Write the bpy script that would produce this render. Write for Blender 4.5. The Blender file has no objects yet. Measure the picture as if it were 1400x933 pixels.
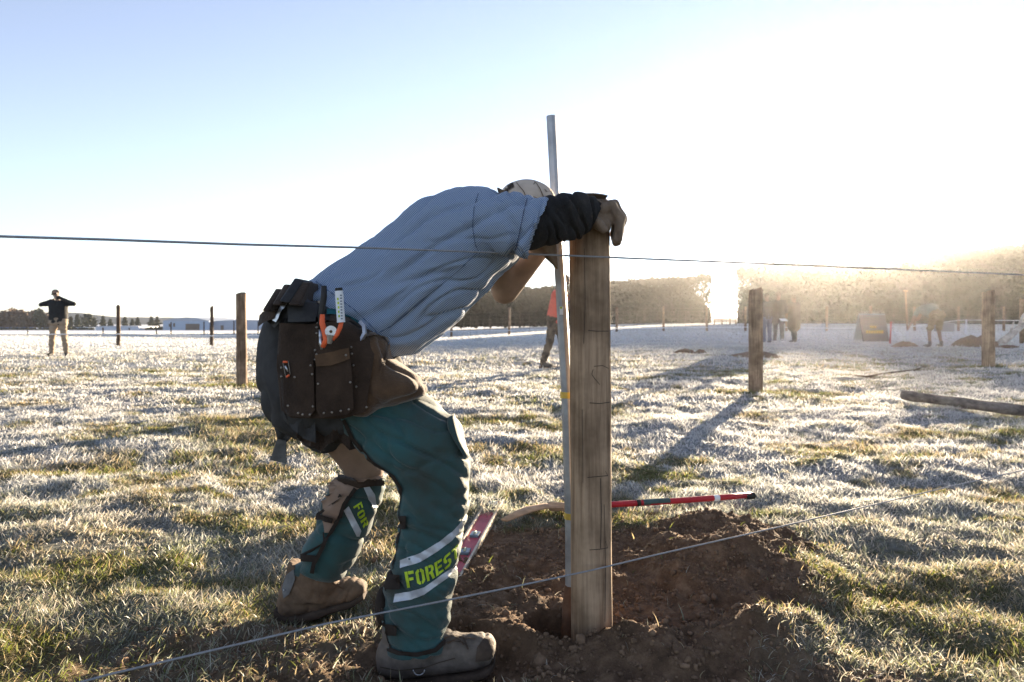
import bpy, bmesh, math, random
import numpy as np
from mathutils import Vector, Matrix, noise as mnoise
from mathutils.bvhtree import BVHTree
from mathutils.geometry import tessellate_polygon
R = math.radians
random.seed(7)
SC = bpy.context.scene
COL = SC.collection
CAMH = 0.95; F = 933.0; HZ = 440.0
# ---------------- camera, sky, sun, exposure
cam = bpy.data.cameras.new('camera'); camo = bpy.data.objects.new('camera', cam); COL.objects.link(camo)
camo.location = (0, 0, CAMH); camo.rotation_euler = (R(90), 0, 0)
cam.sensor_width = 36; cam.lens = 24; cam.shift_y = -26.5/1400
cam.clip_start = 0.05; cam.clip_end = 6000
cam.dof.use_dof = True; cam.dof.focus_distance = 2.1; cam.dof.aperture_fstop = 5.6
SC.camera = camo
SUN_AZ = 26.2; SUN_EL = 5.6
world = bpy.data.worlds.new('World'); SC.world = world; world.use_nodes = True
wn = world.node_tree.nodes; wl = world.node_tree.links
sky = wn.new('ShaderNodeTexSky'); sky.sky_type = 'NISHITA'; sky.sun_disc = False
sky.sun_elevation = R(SUN_EL); sky.sun_rotation = R(SUN_AZ); sky.air_density = 0.8; sky.dust_density = 0.0; sky.ozone_density = 2.0
bgn = wn['Background']; bgn.inputs['Strength'].default_value = 0.064
hs = wn.new('ShaderNodeHueSaturation'); hs.inputs['Saturation'].default_value = 0.56; wl.new(sky.outputs[0], hs.inputs['Color'])
wb = wn.new('ShaderNodeMix'); wb.data_type = 'RGBA'; wb.blend_type = 'MULTIPLY'; wb.inputs[0].default_value = 1; wb.inputs[7].default_value = (0.98, 0.98, 1.09, 1); wl.new(hs.outputs[0], wb.inputs[6])
wl.new(wb.outputs[2], bgn.inputs['Color'])
sun = bpy.data.lights.new('sun', 'SUN'); sun.energy = 5.0; sun.angle = R(0.5); sun.color = (1.0, 0.80, 0.56)
suno = bpy.data.objects.new('sun', sun); COL.objects.link(suno)
sd = Vector((math.sin(R(SUN_AZ))*math.cos(R(SUN_EL)), math.cos(R(SUN_AZ))*math.cos(R(SUN_EL)), math.sin(R(SUN_EL))))
suno.rotation_euler = sd.to_track_quat('Z', 'Y').to_euler()
SC.view_settings.view_transform = 'Standard'; SC.view_settings.look = 'None'
SC.view_settings.gamma = 1; SC.view_settings.use_curve_mapping = False
SC.view_settings.exposure = 2.63
SC.render.engine = 'CYCLES'

# ---------------- helpers
def P(px, py, Y):
    return Vector(((px-700)/F*Y, Y, CAMH-(py-HZ)/F*Y))
_rng = np.random.default_rng(3)
_tab = _rng.random((256, 256))
def vnoise(x, y, s=0):
    x = np.asarray(x, float)+s*17.3; y = np.asarray(y, float)+s*9.1
    xi = np.floor(x).astype(int); yi = np.floor(y).astype(int)
    fx = x-xi; fy = y-yi; fx = fx*fx*(3-2*fx); fy = fy*fy*(3-2*fy)
    a = _tab[xi & 255, yi & 255]; b = _tab[(xi+1) & 255, yi & 255]
    c = _tab[xi & 255, (yi+1) & 255]; d = _tab[(xi+1) & 255, (yi+1) & 255]
    return (a*(1-fx)+b*fx)*(1-fy)+(c*(1-fx)+d*fx)*fy
def fbm(x, y, s=0, o=4):
    t = 0; a = 0.5; n = 0
    for i in range(o):
        t = t+a*vnoise(x*2**i, y*2**i, s+i); n += a; a *= 0.5
    return t/n
def smooth(a, b, x):
    t = np.clip((x-a)/(b-a), 0, 1); return t*t*(3-2*t)
def tag(o, label=None, cat=None, group=None, kind=None):
    if label: o['label'] = label
    if cat: o['category'] = cat
    if group: o['group'] = group
    if kind: o['kind'] = kind
    return o
def empty(name, loc=(0, 0, 0), label=None, cat=None, group=None, rz=0):
    o = bpy.data.objects.new(name, None); COL.objects.link(o); o.location = loc; o.rotation_euler = (0, 0, rz)
    o.empty_display_size = 0.1
    return tag(o, label, cat, group)
def link(name, me, mat=None, parent=None, smooth_=True):
    o = bpy.data.objects.new(name, me); COL.objects.link(o)
    if mat is not None: me.materials.append(mat)
    if smooth_: me.shade_smooth()
    if parent is not None:
        o.parent = parent
        # meshes are built in world space: keep them there
        o.matrix_parent_inverse = (Matrix.Translation(parent.location) @ parent.rotation_euler.to_matrix().to_4x4()).inverted() if parent.type == 'EMPTY' else Matrix.Identity(4)
    return o
def obj(name, bm, mat=None, parent=None, smooth_=True):
    me = bpy.data.meshes.new(name); bm.to_mesh(me); bm.free()
    return link(name, me, mat, parent, smooth_)
def auto(o, ang=35):
    me = o.data
    me.shade_smooth()
    bm = bmesh.new(); bm.from_mesh(me)
    for e in bm.edges:
        if len(e.link_faces) == 2 and e.calc_face_angle(0) > R(ang): e.smooth = False
    bm.to_mesh(me); bm.free(); return o
def raw_mesh(name, verts, faces_idx, loop_starts, loop_totals):
    me = bpy.data.meshes.new(name)
    me.vertices.add(len(verts)); me.vertices.foreach_set('co', np.asarray(verts, np.float32).ravel())
    me.loops.add(len(faces_idx)); me.loops.foreach_set('vertex_index', np.asarray(faces_idx, np.int32))
    me.polygons.add(len(loop_starts)); me.polygons.foreach_set('loop_start', np.asarray(loop_starts, np.int32))
    me.polygons.foreach_set('loop_total', np.asarray(loop_totals, np.int32))
    me.update(calc_edges=True); return me
def fmesh(name, verts, quads):
    q = np.asarray(quads, np.int32); k = q.shape[1]
    return raw_mesh(name, verts, q.ravel(), np.arange(len(q))*k, np.full(len(q), k))
def add_col(me, cols, name='Col'):
    a = me.color_attributes.new(name, 'FLOAT_COLOR', 'POINT')
    c = np.ones((len(me.vertices), 4), np.float32); c[:, :3] = cols; a.data.foreach_set('color', c.ravel())
# ---- bmesh shapes
def tube(bm, pts, rad, n=12, cap=True, flat=None):
    pts = [Vector(p) for p in pts]; m = len(pts)
    rr = rad if isinstance(rad, (list, tuple)) else [rad]*m
    rings = []; up = None
    for i, p in enumerate(pts):
        t = (pts[min(i+1, m-1)]-pts[max(i-1, 0)]).normalized()
        if up is None: up = Vector((0, 0, 1)) if abs(t.z) < 0.9 else Vector((0, 1, 0))
        u = (up-t*up.dot(t)).normalized(); v = t.cross(u); up = u
        k = flat if flat else 1
        rings.append([bm.verts.new(p+(u*math.cos(2*math.pi*j/n)*k+v*math.sin(2*math.pi*j/n))*rr[i]) for j in range(n)])
    for a, b in zip(rings, rings[1:]):
        for j in range(n): bm.faces.new((a[j], a[(j+1) % n], b[(j+1) % n], b[j]))
    if cap: bm.faces.new(rings[0][::-1]); bm.faces.new(rings[-1])
    return bm
def box(bm, c, s, rot=None, bev=0):
    r = bmesh.ops.create_cube(bm, size=1); vs = r['verts']
    M = Matrix.Translation(Vector(c)) @ (rot.to_4x4() if rot is not None else Matrix.Identity(4)) @ Matrix.Diagonal((*s, 1))
    bmesh.ops.transform(bm, matrix=M, verts=vs)
    if bev:
        es = set(e for v in vs for e in v.link_edges)
        bmesh.ops.bevel(bm, geom=list(es), offset=bev, segments=2, affect='EDGES', profile=0.6)
    return bm
def ball(bm, c, s, rot=None, sub=2):
    r = bmesh.ops.create_icosphere(bm, subdivisions=sub, radius=1)
    if isinstance(s, (int, float)): s = (s, s, s)
    M = Matrix.Translation(Vector(c)) @ (rot.to_4x4() if rot is not None else Matrix.Identity(4)) @ Matrix.Diagonal((*s, 1))
    bmesh.ops.transform(bm, matrix=M, verts=r['verts']); return bm
def caps(bm, p0, r0, p1, r1, n=14):
    p0 = Vector(p0); p1 = Vector(p1); d = (p1-p0); L = d.length; t = d.normalized()
    pts = []; rr = []
    for a in (80, 55, 30, 10): pts.append(p0-t*r0*math.sin(R(a))); rr.append(r0*math.cos(R(a)))
    k = max(2, int(L/0.03)); k = min(k, 8)
    for i in range(k+1): pts.append(p0+d*i/k); rr.append(r0+(r1-r0)*i/k)
    for a in (10, 30, 55, 80): pts.append(p1+t*r1*math.sin(R(a))); rr.append(r1*math.cos(R(a)))
    return tube(bm, pts, rr, n)
def cr(p0, p1, p2, p3, t):
    return 0.5*((2*p1)+(p2-p0)*t+(2*p0-5*p1+4*p2-p3)*t*t+(3*p1-p0-3*p2+p3)*t**3)
def loft(bm, rings, n=32, sub=4, pw=2.0, cap=True):
    """rings: (ax,ay,bx,by,Y,hd): silhouette pixels a and b of a section at depth Y, half depth hd"""
    A = [np.array(r, float) for r in rings]; out = []
    m = len(A)
    for i in range(m-1):
        for k in range(sub):
            out.append(cr(A[max(i-1, 0)], A[i], A[i+1], A[min(i+2, m-1)], k/sub))
    out.append(A[-1])
    V = []
    for r in out:
        a = P(r[0], r[1], r[4]); b = P(r[2], r[3], r[4]); c = (a+b)/2; u = (a-b)/2; v = Vector((0, abs(r[5]), 0))
        ring = []
        for j in range(n):
            th = 2*math.pi*j/n; ct = math.cos(th); st = math.sin(th)
            e = 2/pw
            ring.append(bm.verts.new(c+u*math.copysign(abs(ct)**e, ct)+v*math.copysign(abs(st)**e, st)))
        V.append(ring)
    for a, b in zip(V, V[1:]):
        for j in range(n): bm.faces.new((a[j], a[(j+1) % n], b[(j+1) % n], b[j]))
    if cap: bm.faces.new(V[0][::-1]); bm.faces.new(V[-1])
    bmesh.ops.recalc_face_normals(bm, faces=bm.faces)
    return bm
def evalmesh(o, name):
    dg = bpy.context.evaluated_depsgraph_get(); dg.update()
    me = bpy.data.meshes.new_from_object(o.evaluated_get(dg)); me.name = name; return me
def remesh(name, bm, voxel, it=4, fac=0.5, disp=None):
    bmesh.ops.recalc_face_normals(bm, faces=bm.faces)
    bmesh.ops.triangulate(bm, faces=[f for f in bm.faces if len(f.verts) > 4])
    me = bpy.data.meshes.new('tmp'); bm.to_mesh(me); bm.free()
    o = bpy.data.objects.new('tmp', me); COL.objects.link(o)
    m = o.modifiers.new('r', 'REMESH'); m.mode = 'VOXEL'; m.voxel_size = voxel
    if it:
        s = o.modifiers.new('s', 'SMOOTH'); s.iterations = it; s.factor = fac
    r = evalmesh(o, name)
    bpy.data.objects.remove(o); bpy.data.meshes.remove(me)
    if disp: displace(r, disp)
    return r
def displace(me, fn):
    nv = len(me.vertices); co = np.empty(nv*3); me.vertices.foreach_get('co', co); co = co.reshape(-1, 3)
    no = np.empty(nv*3); me.vertices.foreach_get('normal', no); no = no.reshape(-1, 3)
    d = np.array([fn(Vector(c), Vector(n_)) for c, n_ in zip(co, no)])
    co = co+no*d[:, None]; me.vertices.foreach_set('co', co.astype(np.float32).ravel()); me.update()
def bvh_of(*mes):
    vs = []; ps = []
    for me in mes:
        b = len(vs); vs += [v.co.copy() for v in me.vertices]; ps += [[b+i for i in p.vertices] for p in me.polygons]
    return BVHTree.FromPolygons(vs, ps)
CAMO = Vector((0, 0, CAMH))
def proj(bvh, px, py, off=0.003, Yd=None):
    d = (P(px, py, 1)-CAMO).normalized()
    h = bvh.ray_cast(CAMO, d)
    if h[0] is None:
        q = P(px, py, Yd or 2.0); h = bvh.find_nearest(q)
        if h[0] is None: return q
        n = h[1]
        return h[0]+n*off
    n = h[1]
    if n.dot(d) > 0: n = -n
    return h[0]+(n*0.6-d*0.4).normalized()*off
def patch(name, polys, bvh, mat, parent, step=6, off=0.003, th=0.003, Yd=None, sm=0, bev=0, Yfix=None):
    """flat pixel-outline(s) wrapped on a surface, with thickness"""
    bm = bmesh.new()
    for poly in polys:
        vs = [bm.verts.new((p[0], -p[1], 0)) for p in poly]
        tri = tessellate_polygon([[Vector((p[0], -p[1], 0)) for p in poly]])
        for t in tri:
            try: bm.faces.new([vs[i] for i in t])
            except ValueError: pass
    xs = [v.co.x for v in bm.verts]; ys = [v.co.y for v in bm.verts]
    x = math.floor(min(xs)/step)*step+step*0.5
    while x < max(xs):
        bmesh.ops.bisect_plane(bm, geom=bm.verts[:]+bm.edges[:]+bm.faces[:], plane_co=(x, 0, 0), plane_no=(1, 0, 0)); x += step
    y = math.floor(min(ys)/step)*step+step*0.5
    while y < max(ys):
        bmesh.ops.bisect_plane(bm, geom=bm.verts[:]+bm.edges[:]+bm.faces[:], plane_co=(0, y, 0), plane_no=(0, 1, 0)); y += step
    for v in bm.verts:
        v.co = P(v.co.x, -v.co.y, Yfix) if Yfix else proj(bvh, v.co.x, -v.co.y, off, Yd)
    if sm:
        for _ in range(sm): bmesh.ops.smooth_vert(bm, verts=bm.verts, factor=0.5, use_axis_x=False, use_axis_y=True, use_axis_z=False)
    # face the camera
    for f in bm.faces:
        f.normal_update()
        if f.normal.dot(f.calc_center_median()-CAMO) > 0: f.normal_flip()
    r = bmesh.ops.extrude_face_region(bm, geom=bm.faces[:])
    nv = [g for g in r['geom'] if isinstance(g, bmesh.types.BMVert)]
    bm.normal_update()
    for v in nv: v.co += (v.co-CAMO).normalized()*-th
    bmesh.ops.recalc_face_normals(bm, faces=bm.faces)
    o = obj(name, bm, mat, parent, False)
    return auto(o, 50)
def ribbon(pts, w):
    """outline of a poly line with width w in pixels"""
    L = []; Rr = []
    for i, p in enumerate(pts):
        a = pts[max(i-1, 0)]; b = pts[min(i+1, len(pts)-1)]
        dx, dy = b[0]-a[0], b[1]-a[1]; l = math.hypot(dx, dy) or 1
        ww = w[i] if isinstance(w, (list, tuple)) else w
        nx, ny = -dy/l*ww/2, dx/l*ww/2
        L.append((p[0]+nx, p[1]+ny)); Rr.append((p[0]-nx, p[1]-ny))
    return L+Rr[::-1]
# ---- materials
def mat_base(name):
    m = bpy.data.materials.new(name); m.use_nodes = True; nt = m.node_tree
    return m, nt, nt.nodes['Principled BSDF']
def N(nt, typ, **kw):
    n = nt.nodes.new(typ)
    for k, v in kw.items():
        if k in n.inputs.keys(): n.inputs[k].default_value = v
        else: setattr(n, k, v)
    return n
def mat(name, col, rough=0.8, metal=0.0, var=0.25, scale=40, bump=0.15, bscale=None, stretch=(1, 1, 1), sheen=0, trans=0, spec=0.3, bdist=0.004, col2=None):
    m, nt, b = mat_base(name)
    tc = N(nt, 'ShaderNodeTexCoord'); mp = N(nt, 'ShaderNodeMapping'); mp.inputs['Scale'].default_value = stretch
    nt.links.new(tc.outputs['Object'], mp.inputs['Vector'])
    n1 = N(nt, 'ShaderNodeTexNoise', Scale=scale, Detail=5.0, Roughness=0.6); nt.links.new(mp.outputs[0], n1.inputs['Vector'])
    r = N(nt, 'ShaderNodeValToRGB'); r.color_ramp.elements[0].position = 0.3; r.color_ramp.elements[1].position = 0.7
    c0 = (tuple(col2) if col2 else tuple(c*(1-var) for c in col))+(1,); c1 = tuple(min(1, c*(1+var)) for c in col)+(1,)
    r.color_ramp.elements[0].color = c0; r.color_ramp.elements[1].color = c1
    nt.links.new(n1.outputs[0], r.inputs[0]); nt.links.new(r.outputs[0], b.inputs['Base Color'])
    b.inputs['Roughness'].default_value = rough; b.inputs['Metallic'].default_value = metal
    b.inputs['Specular IOR Level'].default_value = spec
    if sheen: b.inputs['Sheen Weight'].default_value = sheen; b.inputs['Sheen Roughness'].default_value = 0.5
    if bump:
        n2 = N(nt, 'ShaderNodeTexNoise', Scale=bscale or scale*3, Detail=4.0); nt.links.new(mp.outputs[0], n2.inputs['Vector'])
        bp = N(nt, 'ShaderNodeBump', Strength=bump, Distance=bdist); nt.links.new(n2.outputs[0], bp.inputs['Height']); nt.links.new(bp.outputs[0], b.inputs['Normal'])
    if trans:
        t = N(nt, 'ShaderNodeBsdfTranslucent'); nt.links.new(r.outputs[0], t.inputs[0])
        mx = N(nt, 'ShaderNodeMixShader'); mx.inputs[0].default_value = trans
        nt.links.new(b.outputs[0], mx.inputs[1]); nt.links.new(t.outputs[0], mx.inputs[2])
        nt.links.new(mx.outputs[0], nt.nodes['Material Output'].inputs[0])
    return m
def wood(name, c0, c1, gscale=60, bump=0.5, axis='Z', rough=0.85):
    m, nt, b = mat_base(name)
    tc = N(nt, 'ShaderNodeTexCoord'); mp = N(nt, 'ShaderNodeMapping')
    mp.inputs['Scale'].default_value = {'Z': (1, 1, 0.05), 'X': (0.05, 1, 1), 'Y': (1, 0.05, 1)}[axis]
    nt.links.new(tc.outputs['Object'], mp.inputs['Vector'])
    n1 = N(nt, 'ShaderNodeTexNoise', Scale=gscale, Detail=6.0, Roughness=0.65); nt.links.new(mp.outputs[0], n1.inputs['Vector'])
    n2 = N(nt, 'ShaderNodeTexNoise', Scale=6.0, Detail=4.0, Roughness=0.6); nt.links.new(tc.outputs['Object'], n2.inputs['Vector'])
    r = N(nt, 'ShaderNodeValToRGB'); r.color_ramp.elements[0].position = 0.32; r.color_ramp.elements[1].position = 0.68
    r.color_ramp.elements[0].color = (*c0, 1); r.color_ramp.elements[1].color = (*c1, 1)
    nt.links.new(n1.outputs[0], r.inputs[0])
    mx = N(nt, 'ShaderNodeMix', data_type='RGBA', blend_type='MULTIPLY'); mx.inputs[0].default_value = 0.8
    r2 = N(nt, 'ShaderNodeValToRGB'); r2.color_ramp.elements[0].position = 0.38; r2.color_ramp.elements[0].color = (0.42, 0.40, 0.38, 1); r2.color_ramp.elements[1].position = 0.62
    r2.color_ramp.elements[1].color = (1, 1, 1, 1)
    nt.links.new(n2.outputs[0], r2.inputs[0]); nt.links.new(r.outputs[0], mx.inputs[6]); nt.links.new(r2.outputs[0], mx.inputs[7])
    nt.links.new(mx.outputs[2], b.inputs['Base Color']); b.inputs['Roughness'].default_value = rough; b.inputs['Specular IOR Level'].default_value = 0.2
    bp = N(nt, 'ShaderNodeBump', Strength=bump, Distance=0.003); nt.links.new(n1.outputs[0], bp.inputs['Height']); nt.links.new(bp.outputs[0], b.inputs['Normal'])
    return m
# ---------------- ground
def dirtmask(x, y):
    x = np.asarray(x, float); y = np.asarray(y, float)
    n = fbm(x*2.2, y*2.2, 5)*0.9-0.45+(fbm(x*9, y*9, 6)-0.5)*0.35
    d1 = ((x-0.30)/0.74)**2+((y-2.42)/0.78)**2
    d2 = ((x+0.55)/0.85)**2+((y-1.95)/0.3)**2
    d3 = ((x-0.95)/0.35)**2+((y-2.95)/0.3)**2
    d4 = ((x-0.2)/1.0)**2+((y-1.6)/0.5)**2
    m1 = 1-smooth(0.75, 1.25, d1+n); m2 = (1-smooth(0.5, 1.4, d2+n*1.8))*0.7; m3 = 1-smooth(0.7, 1.2, d3+n)
    m4 = (1-smooth(0.7, 1.2, d4+n))*0.85
    return np.maximum(np.maximum(m1, m2), np.maximum(m3, m4))
POSTS_SOD = [(P(330, 528, 10.1), 1.3), (P(1033, 538, 9.1), 1.0), (P(1350, 506, 13.6), 1.2)]
def far_slope(x, y):
    yy = np.clip(y, 1, None); k = x/yy
    r = smooth(-0.25, 0.25, k)
    fl = -np.clip(yy-20, 0, 320)*0.0093; fr = np.clip(yy-8, 0, 22)*0.0095+np.clip(yy-30, 0, 150)*0.0035
    return fl*(1-r)+fr*r
def gh(x, y):
    x = np.asarray(x, float); y = np.asarray(y, float)
    dm = dirtmask(x, y)
    near = np.clip(1-(y-25)/60, 0.15, 1)
    g = (fbm(x*1.1, y*1.1, 1)-0.5)*0.10*near + (fbm(x*5, y*5, 2, 3)-0.5)*0.075*near
    g = g*(1-dm*0.75)
    # spoil, clods and footprints in the dug patch
    def heap(cx, cy, rx, ry, h, rot=0, p=1.0):
        c, s = math.cos(rot), math.sin(rot); dx = (x-cx)*c+(y-cy)*s; dy = -(x-cx)*s+(y-cy)*c
        q = np.sqrt((dx/rx)**2+(dy/ry)**2)+(fbm(x*7, y*7, 9, 3)-0.5)*0.5
        return h*np.clip(1-q, 0, 1)**p
    m = np.maximum(heap(0.86, 2.62, 0.42, 0.36, 0.165), heap(0.92, 3.08, 0.34, 0.24, 0.10))
    m = np.maximum(m, heap(0.72, 2.03, 0.36, 0.17, 0.10, 0.35)); m = np.maximum(m, heap(0.38, 1.98, 0.22, 0.14, 0.085, -0.5))
    m = np.maximum(m, heap(0.1, 3.3, 0.3, 0.2, 0.03)); m = np.maximum(m, heap(-0.6, 3.35, 0.22, 0.15, 0.08))
    m = np.maximum(m, heap(0.02, 2.02, 0.17, 0.12, 0.05))
    g = g+m
    g = g+dm*((fbm(x*14, y*14, 11, 4)-0.5)*0.06+np.abs(fbm(x*42, y*42, 12, 3)-0.5)*0.035)
    hq = np.sqrt(((x-0.16)/0.145)**2+((y-2.12)/0.115)**2)+(fbm(x*9, y*9, 13, 2)-0.5)*0.25
    g = g-0.24*(1-smooth(0.55, 1.0, hq))
    # keep foot and post spots level
    for (cx, cy, r, z) in ((-0.16, 3.05, 0.42, -0.01), (0.15, 3.5, 0.3, 0.0), (-0.17, 1.92, 0.32, -0.062), (0.30, 2.08, 0.1, -0.06), (-0.62, 2.3, 0.33, -0.048)):
        w = np.clip(1-smooth(0.4, 1.0, np.sqrt((x-cx)**2+((y-cy)*1.6)**2)/r), 0, 1); g = g*(1-w)+z*w
    return g+far_slope(x, y)
def ghs(x, y): return float(gh(np.array([x]), np.array([y]))[0])
def GPX(px, py):
    Y = 20.0
    for _ in range(12): Y = 0.5*Y+0.5*(CAMH-ghs((px-700)/F*Y, Y))*F/(py-HZ)
    return Vector(((px-700)/F*Y, Y, ghs((px-700)/F*Y, Y)))
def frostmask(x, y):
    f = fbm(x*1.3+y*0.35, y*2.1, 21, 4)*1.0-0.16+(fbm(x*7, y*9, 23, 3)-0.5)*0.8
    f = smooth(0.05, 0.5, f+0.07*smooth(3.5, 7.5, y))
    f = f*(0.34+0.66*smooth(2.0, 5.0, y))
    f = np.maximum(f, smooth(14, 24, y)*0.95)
    for p, r in POSTS_SOD:
        d = np.sqrt((x-p.x-0.1)**2+((y-p.y+0.05)*2.6)**2)+(fbm(x*3, y*3, 31)-0.5)*1.0
        f = f*smooth(r*0.65, r*1.1, d)
    # green patch with less frost behind the worker
    d = np.sqrt(((x+2.2)/1.0)**2+((y-6.0)/1.2)**2)+(fbm(x*2, y*2, 33)-0.5)*1.2
    f = f*(0.25+0.75*smooth(0.5, 1.2, d))
    return f
def axis(lo, hi, flo, fhi, fine, grow):
    a = list(np.arange(flo, fhi, fine)); s = fine; v = a[-1]
    while v < hi: s *= grow; v += s; a.append(min(v, hi))
    s = fine; v = a[0]; b = []
    while v > lo: s *= grow; v -= s; b.append(max(v, lo))
    return np.array(b[::-1]+a)
ax = axis(-1500, 1500, -1.1, 1.45, 0.011, 1.035); ay = axis(-60, 2600, 1.45, 3.5, 0.011, 1.022)
X, Yg = np.meshgrid(ax, ay); Z = gh(X, Yg)
nx, ny = len(ax), len(ay)
V = np.stack([X.ravel(), Yg.ravel(), Z.ravel()], 1)
i = np.arange(nx-1)[None, :]+np.arange(ny-1)[:, None]*nx; i = i.ravel()
gme = fmesh('ground', V, np.stack([i, i+1, i+nx+1, i+nx], 1))
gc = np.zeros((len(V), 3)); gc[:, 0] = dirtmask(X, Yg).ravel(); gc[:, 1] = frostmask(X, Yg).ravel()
sod = np.zeros_like(X)
for p, r in POSTS_SOD:
    sod = np.maximum(sod, 1-smooth(r*0.7, r*1.1, np.sqrt((X-p.x)**2+((Yg-p.y)*3)**2)))
gc[:, 2] = sod.ravel(); add_col(gme, gc)
def ground_mat():
    m, nt, b = mat_base('frosty_ground'); L = nt.links
    at = N(nt, 'ShaderNodeAttribute', attribute_name='Col'); sp = N(nt, 'ShaderNodeSeparateColor'); L.new(at.outputs['Color'], sp.inputs[0])
    tc = N(nt, 'ShaderNodeTexCoord')
    def nz(s, d=6, r=0.6):
        n = N(nt, 'ShaderNodeTexNoise', Scale=float(s), Detail=float(d), Roughness=r); L.new(tc.outputs['Object'], n.inputs['Vector']); return n
    def ramp(src, stops):
        r = N(nt, 'ShaderNodeValToRGB'); e = r.color_ramp.elements
        while len(e) < len(stops): e.new(0.5)
        for k, (p, c) in enumerate(stops): e[k].position = p; e[k].color = (*c, 1)
        L.new(src, r.inputs[0]); return r
    def mix(f, a, b_):
        x = N(nt, 'ShaderNodeMix', data_type='RGBA'); L.new(f, x.inputs[0]); L.new(a, x.inputs[6]); L.new(b_, x.inputs[7]); return x
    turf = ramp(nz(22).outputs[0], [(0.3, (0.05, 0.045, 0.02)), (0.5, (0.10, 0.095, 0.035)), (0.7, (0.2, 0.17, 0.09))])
    fr = ramp(nz(30).outputs[0], [(0.3, (0.12, 0.12, 0.11)), (0.65, (0.34, 0.36, 0.38))])  # near frost coloured darker to paint in the sun shadows between blades
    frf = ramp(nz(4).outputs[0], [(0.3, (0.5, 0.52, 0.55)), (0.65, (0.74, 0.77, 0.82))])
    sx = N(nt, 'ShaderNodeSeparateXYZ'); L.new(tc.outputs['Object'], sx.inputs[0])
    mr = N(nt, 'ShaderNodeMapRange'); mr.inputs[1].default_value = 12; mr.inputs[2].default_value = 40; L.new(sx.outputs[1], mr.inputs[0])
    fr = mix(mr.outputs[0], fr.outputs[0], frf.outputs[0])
    soil = ramp(nz(14, 8, 0.7).outputs[0], [(0.3, (0.065, 0.042, 0.027)), (0.52, (0.14, 0.09, 0.057)), (0.72, (0.25, 0.17, 0.11))])
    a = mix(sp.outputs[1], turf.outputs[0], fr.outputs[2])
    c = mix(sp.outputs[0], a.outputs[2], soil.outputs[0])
    L.new(c.outputs[2], b.inputs['Base Color']); b.inputs['Roughness'].default_value = 0.95; b.inputs['Specular IOR Level'].default_value = 0.1
    bp = N(nt, 'ShaderNodeBump', Strength=0.8, Distance=0.02); L.new(nz(60, 8, 0.75).outputs[0], bp.inputs['Height']); L.new(bp.outputs[0], b.inputs['Normal'])
    return m
ground = link('ground', gme, ground_mat()); tag(ground, kind='structure')

# ---------------- grass
def blades(x, y, h, w, lean, az, tipcol, basecol, seg, curl=0.5):
    n = len(x); z = gh(x, y)-0.004
    ca, sa = np.cos(az), np.sin(az)
    # side vector random about blade
    tw = np.random.default_rng(5).random(n)*math.pi
    sx, sy = np.cos(tw), np.sin(tw)
    vs = []; cs = []
    for k in range(seg+1):
        t = k/seg
        ang = lean*(0.35+curl*t*1.3)
        r = h*t*np.sin(ang); zz = h*t*np.cos(ang)
        wd = w*(1-t)**0.6 if k < seg else w*0
        px = x+ca*r; py = y+sa*r; pz = z+zz
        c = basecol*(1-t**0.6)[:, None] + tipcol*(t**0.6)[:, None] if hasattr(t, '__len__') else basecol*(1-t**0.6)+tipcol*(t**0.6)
        if k < seg:
            vs.append(np.stack([px-sx*wd, py-sy*wd, pz], 1)); vs.append(np.stack([px+sx*wd, py+sy*wd, pz], 1)); cs += [c, c]
        else:
            vs.append(np.stack([px, py, pz], 1)); cs.append(c)
    m = len(vs); V = np.stack(vs, 1).reshape(-1, 3); C = np.stack(cs, 1).reshape(-1, 3)
    b = np.arange(n)*m; F_ = []
    for k in range(seg-1): F_.append(np.stack([b+2*k, b+2*k+1, b+2*k+3, b+2*k+2], 1))
    tri = np.stack([b+2*(seg-1), b+2*(seg-1)+1, b+2*seg], 1)
    return V, C, F_, tri
GR = np.random.default_rng(11)
def scatter(y0, y1, dens, margin=1.12, side=0.6):
    area = 0.5*(y1*y1-y0*y0)*1.5*margin+side*2*(y1-y0); n = int(area*dens)
    u = GR.random(n); y = np.sqrt(y0*y0+u*(y1*y1-y0*y0)); x = (GR.random(n)*2-1)*(y*0.75*margin+side)
    return x, y
def colours(x, y, n):
    f = frostmask(x, y); r = GR.random(n)
    fr = np.clip(f*1.15-0.12+(GR.random(n)-0.5)*0.5, 0, 1)
    green = np.stack([0.125+0.05*r, 0.15+0.04*r, 0.024+0.01*r], 1)
    straw = np.stack([0.30+0.1*r, 0.235+0.08*r, 0.12+0.05*r], 1)
    sw = (fbm(x*1.7, y*1.7, 41)+(GR.random(n)-0.5)*0.7 > 0.5)[:, None]
    live = np.where(sw, straw, green)
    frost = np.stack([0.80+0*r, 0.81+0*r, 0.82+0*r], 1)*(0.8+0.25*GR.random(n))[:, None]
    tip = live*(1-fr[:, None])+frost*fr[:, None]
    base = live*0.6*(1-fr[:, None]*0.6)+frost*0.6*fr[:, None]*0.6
    return tip, base
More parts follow.
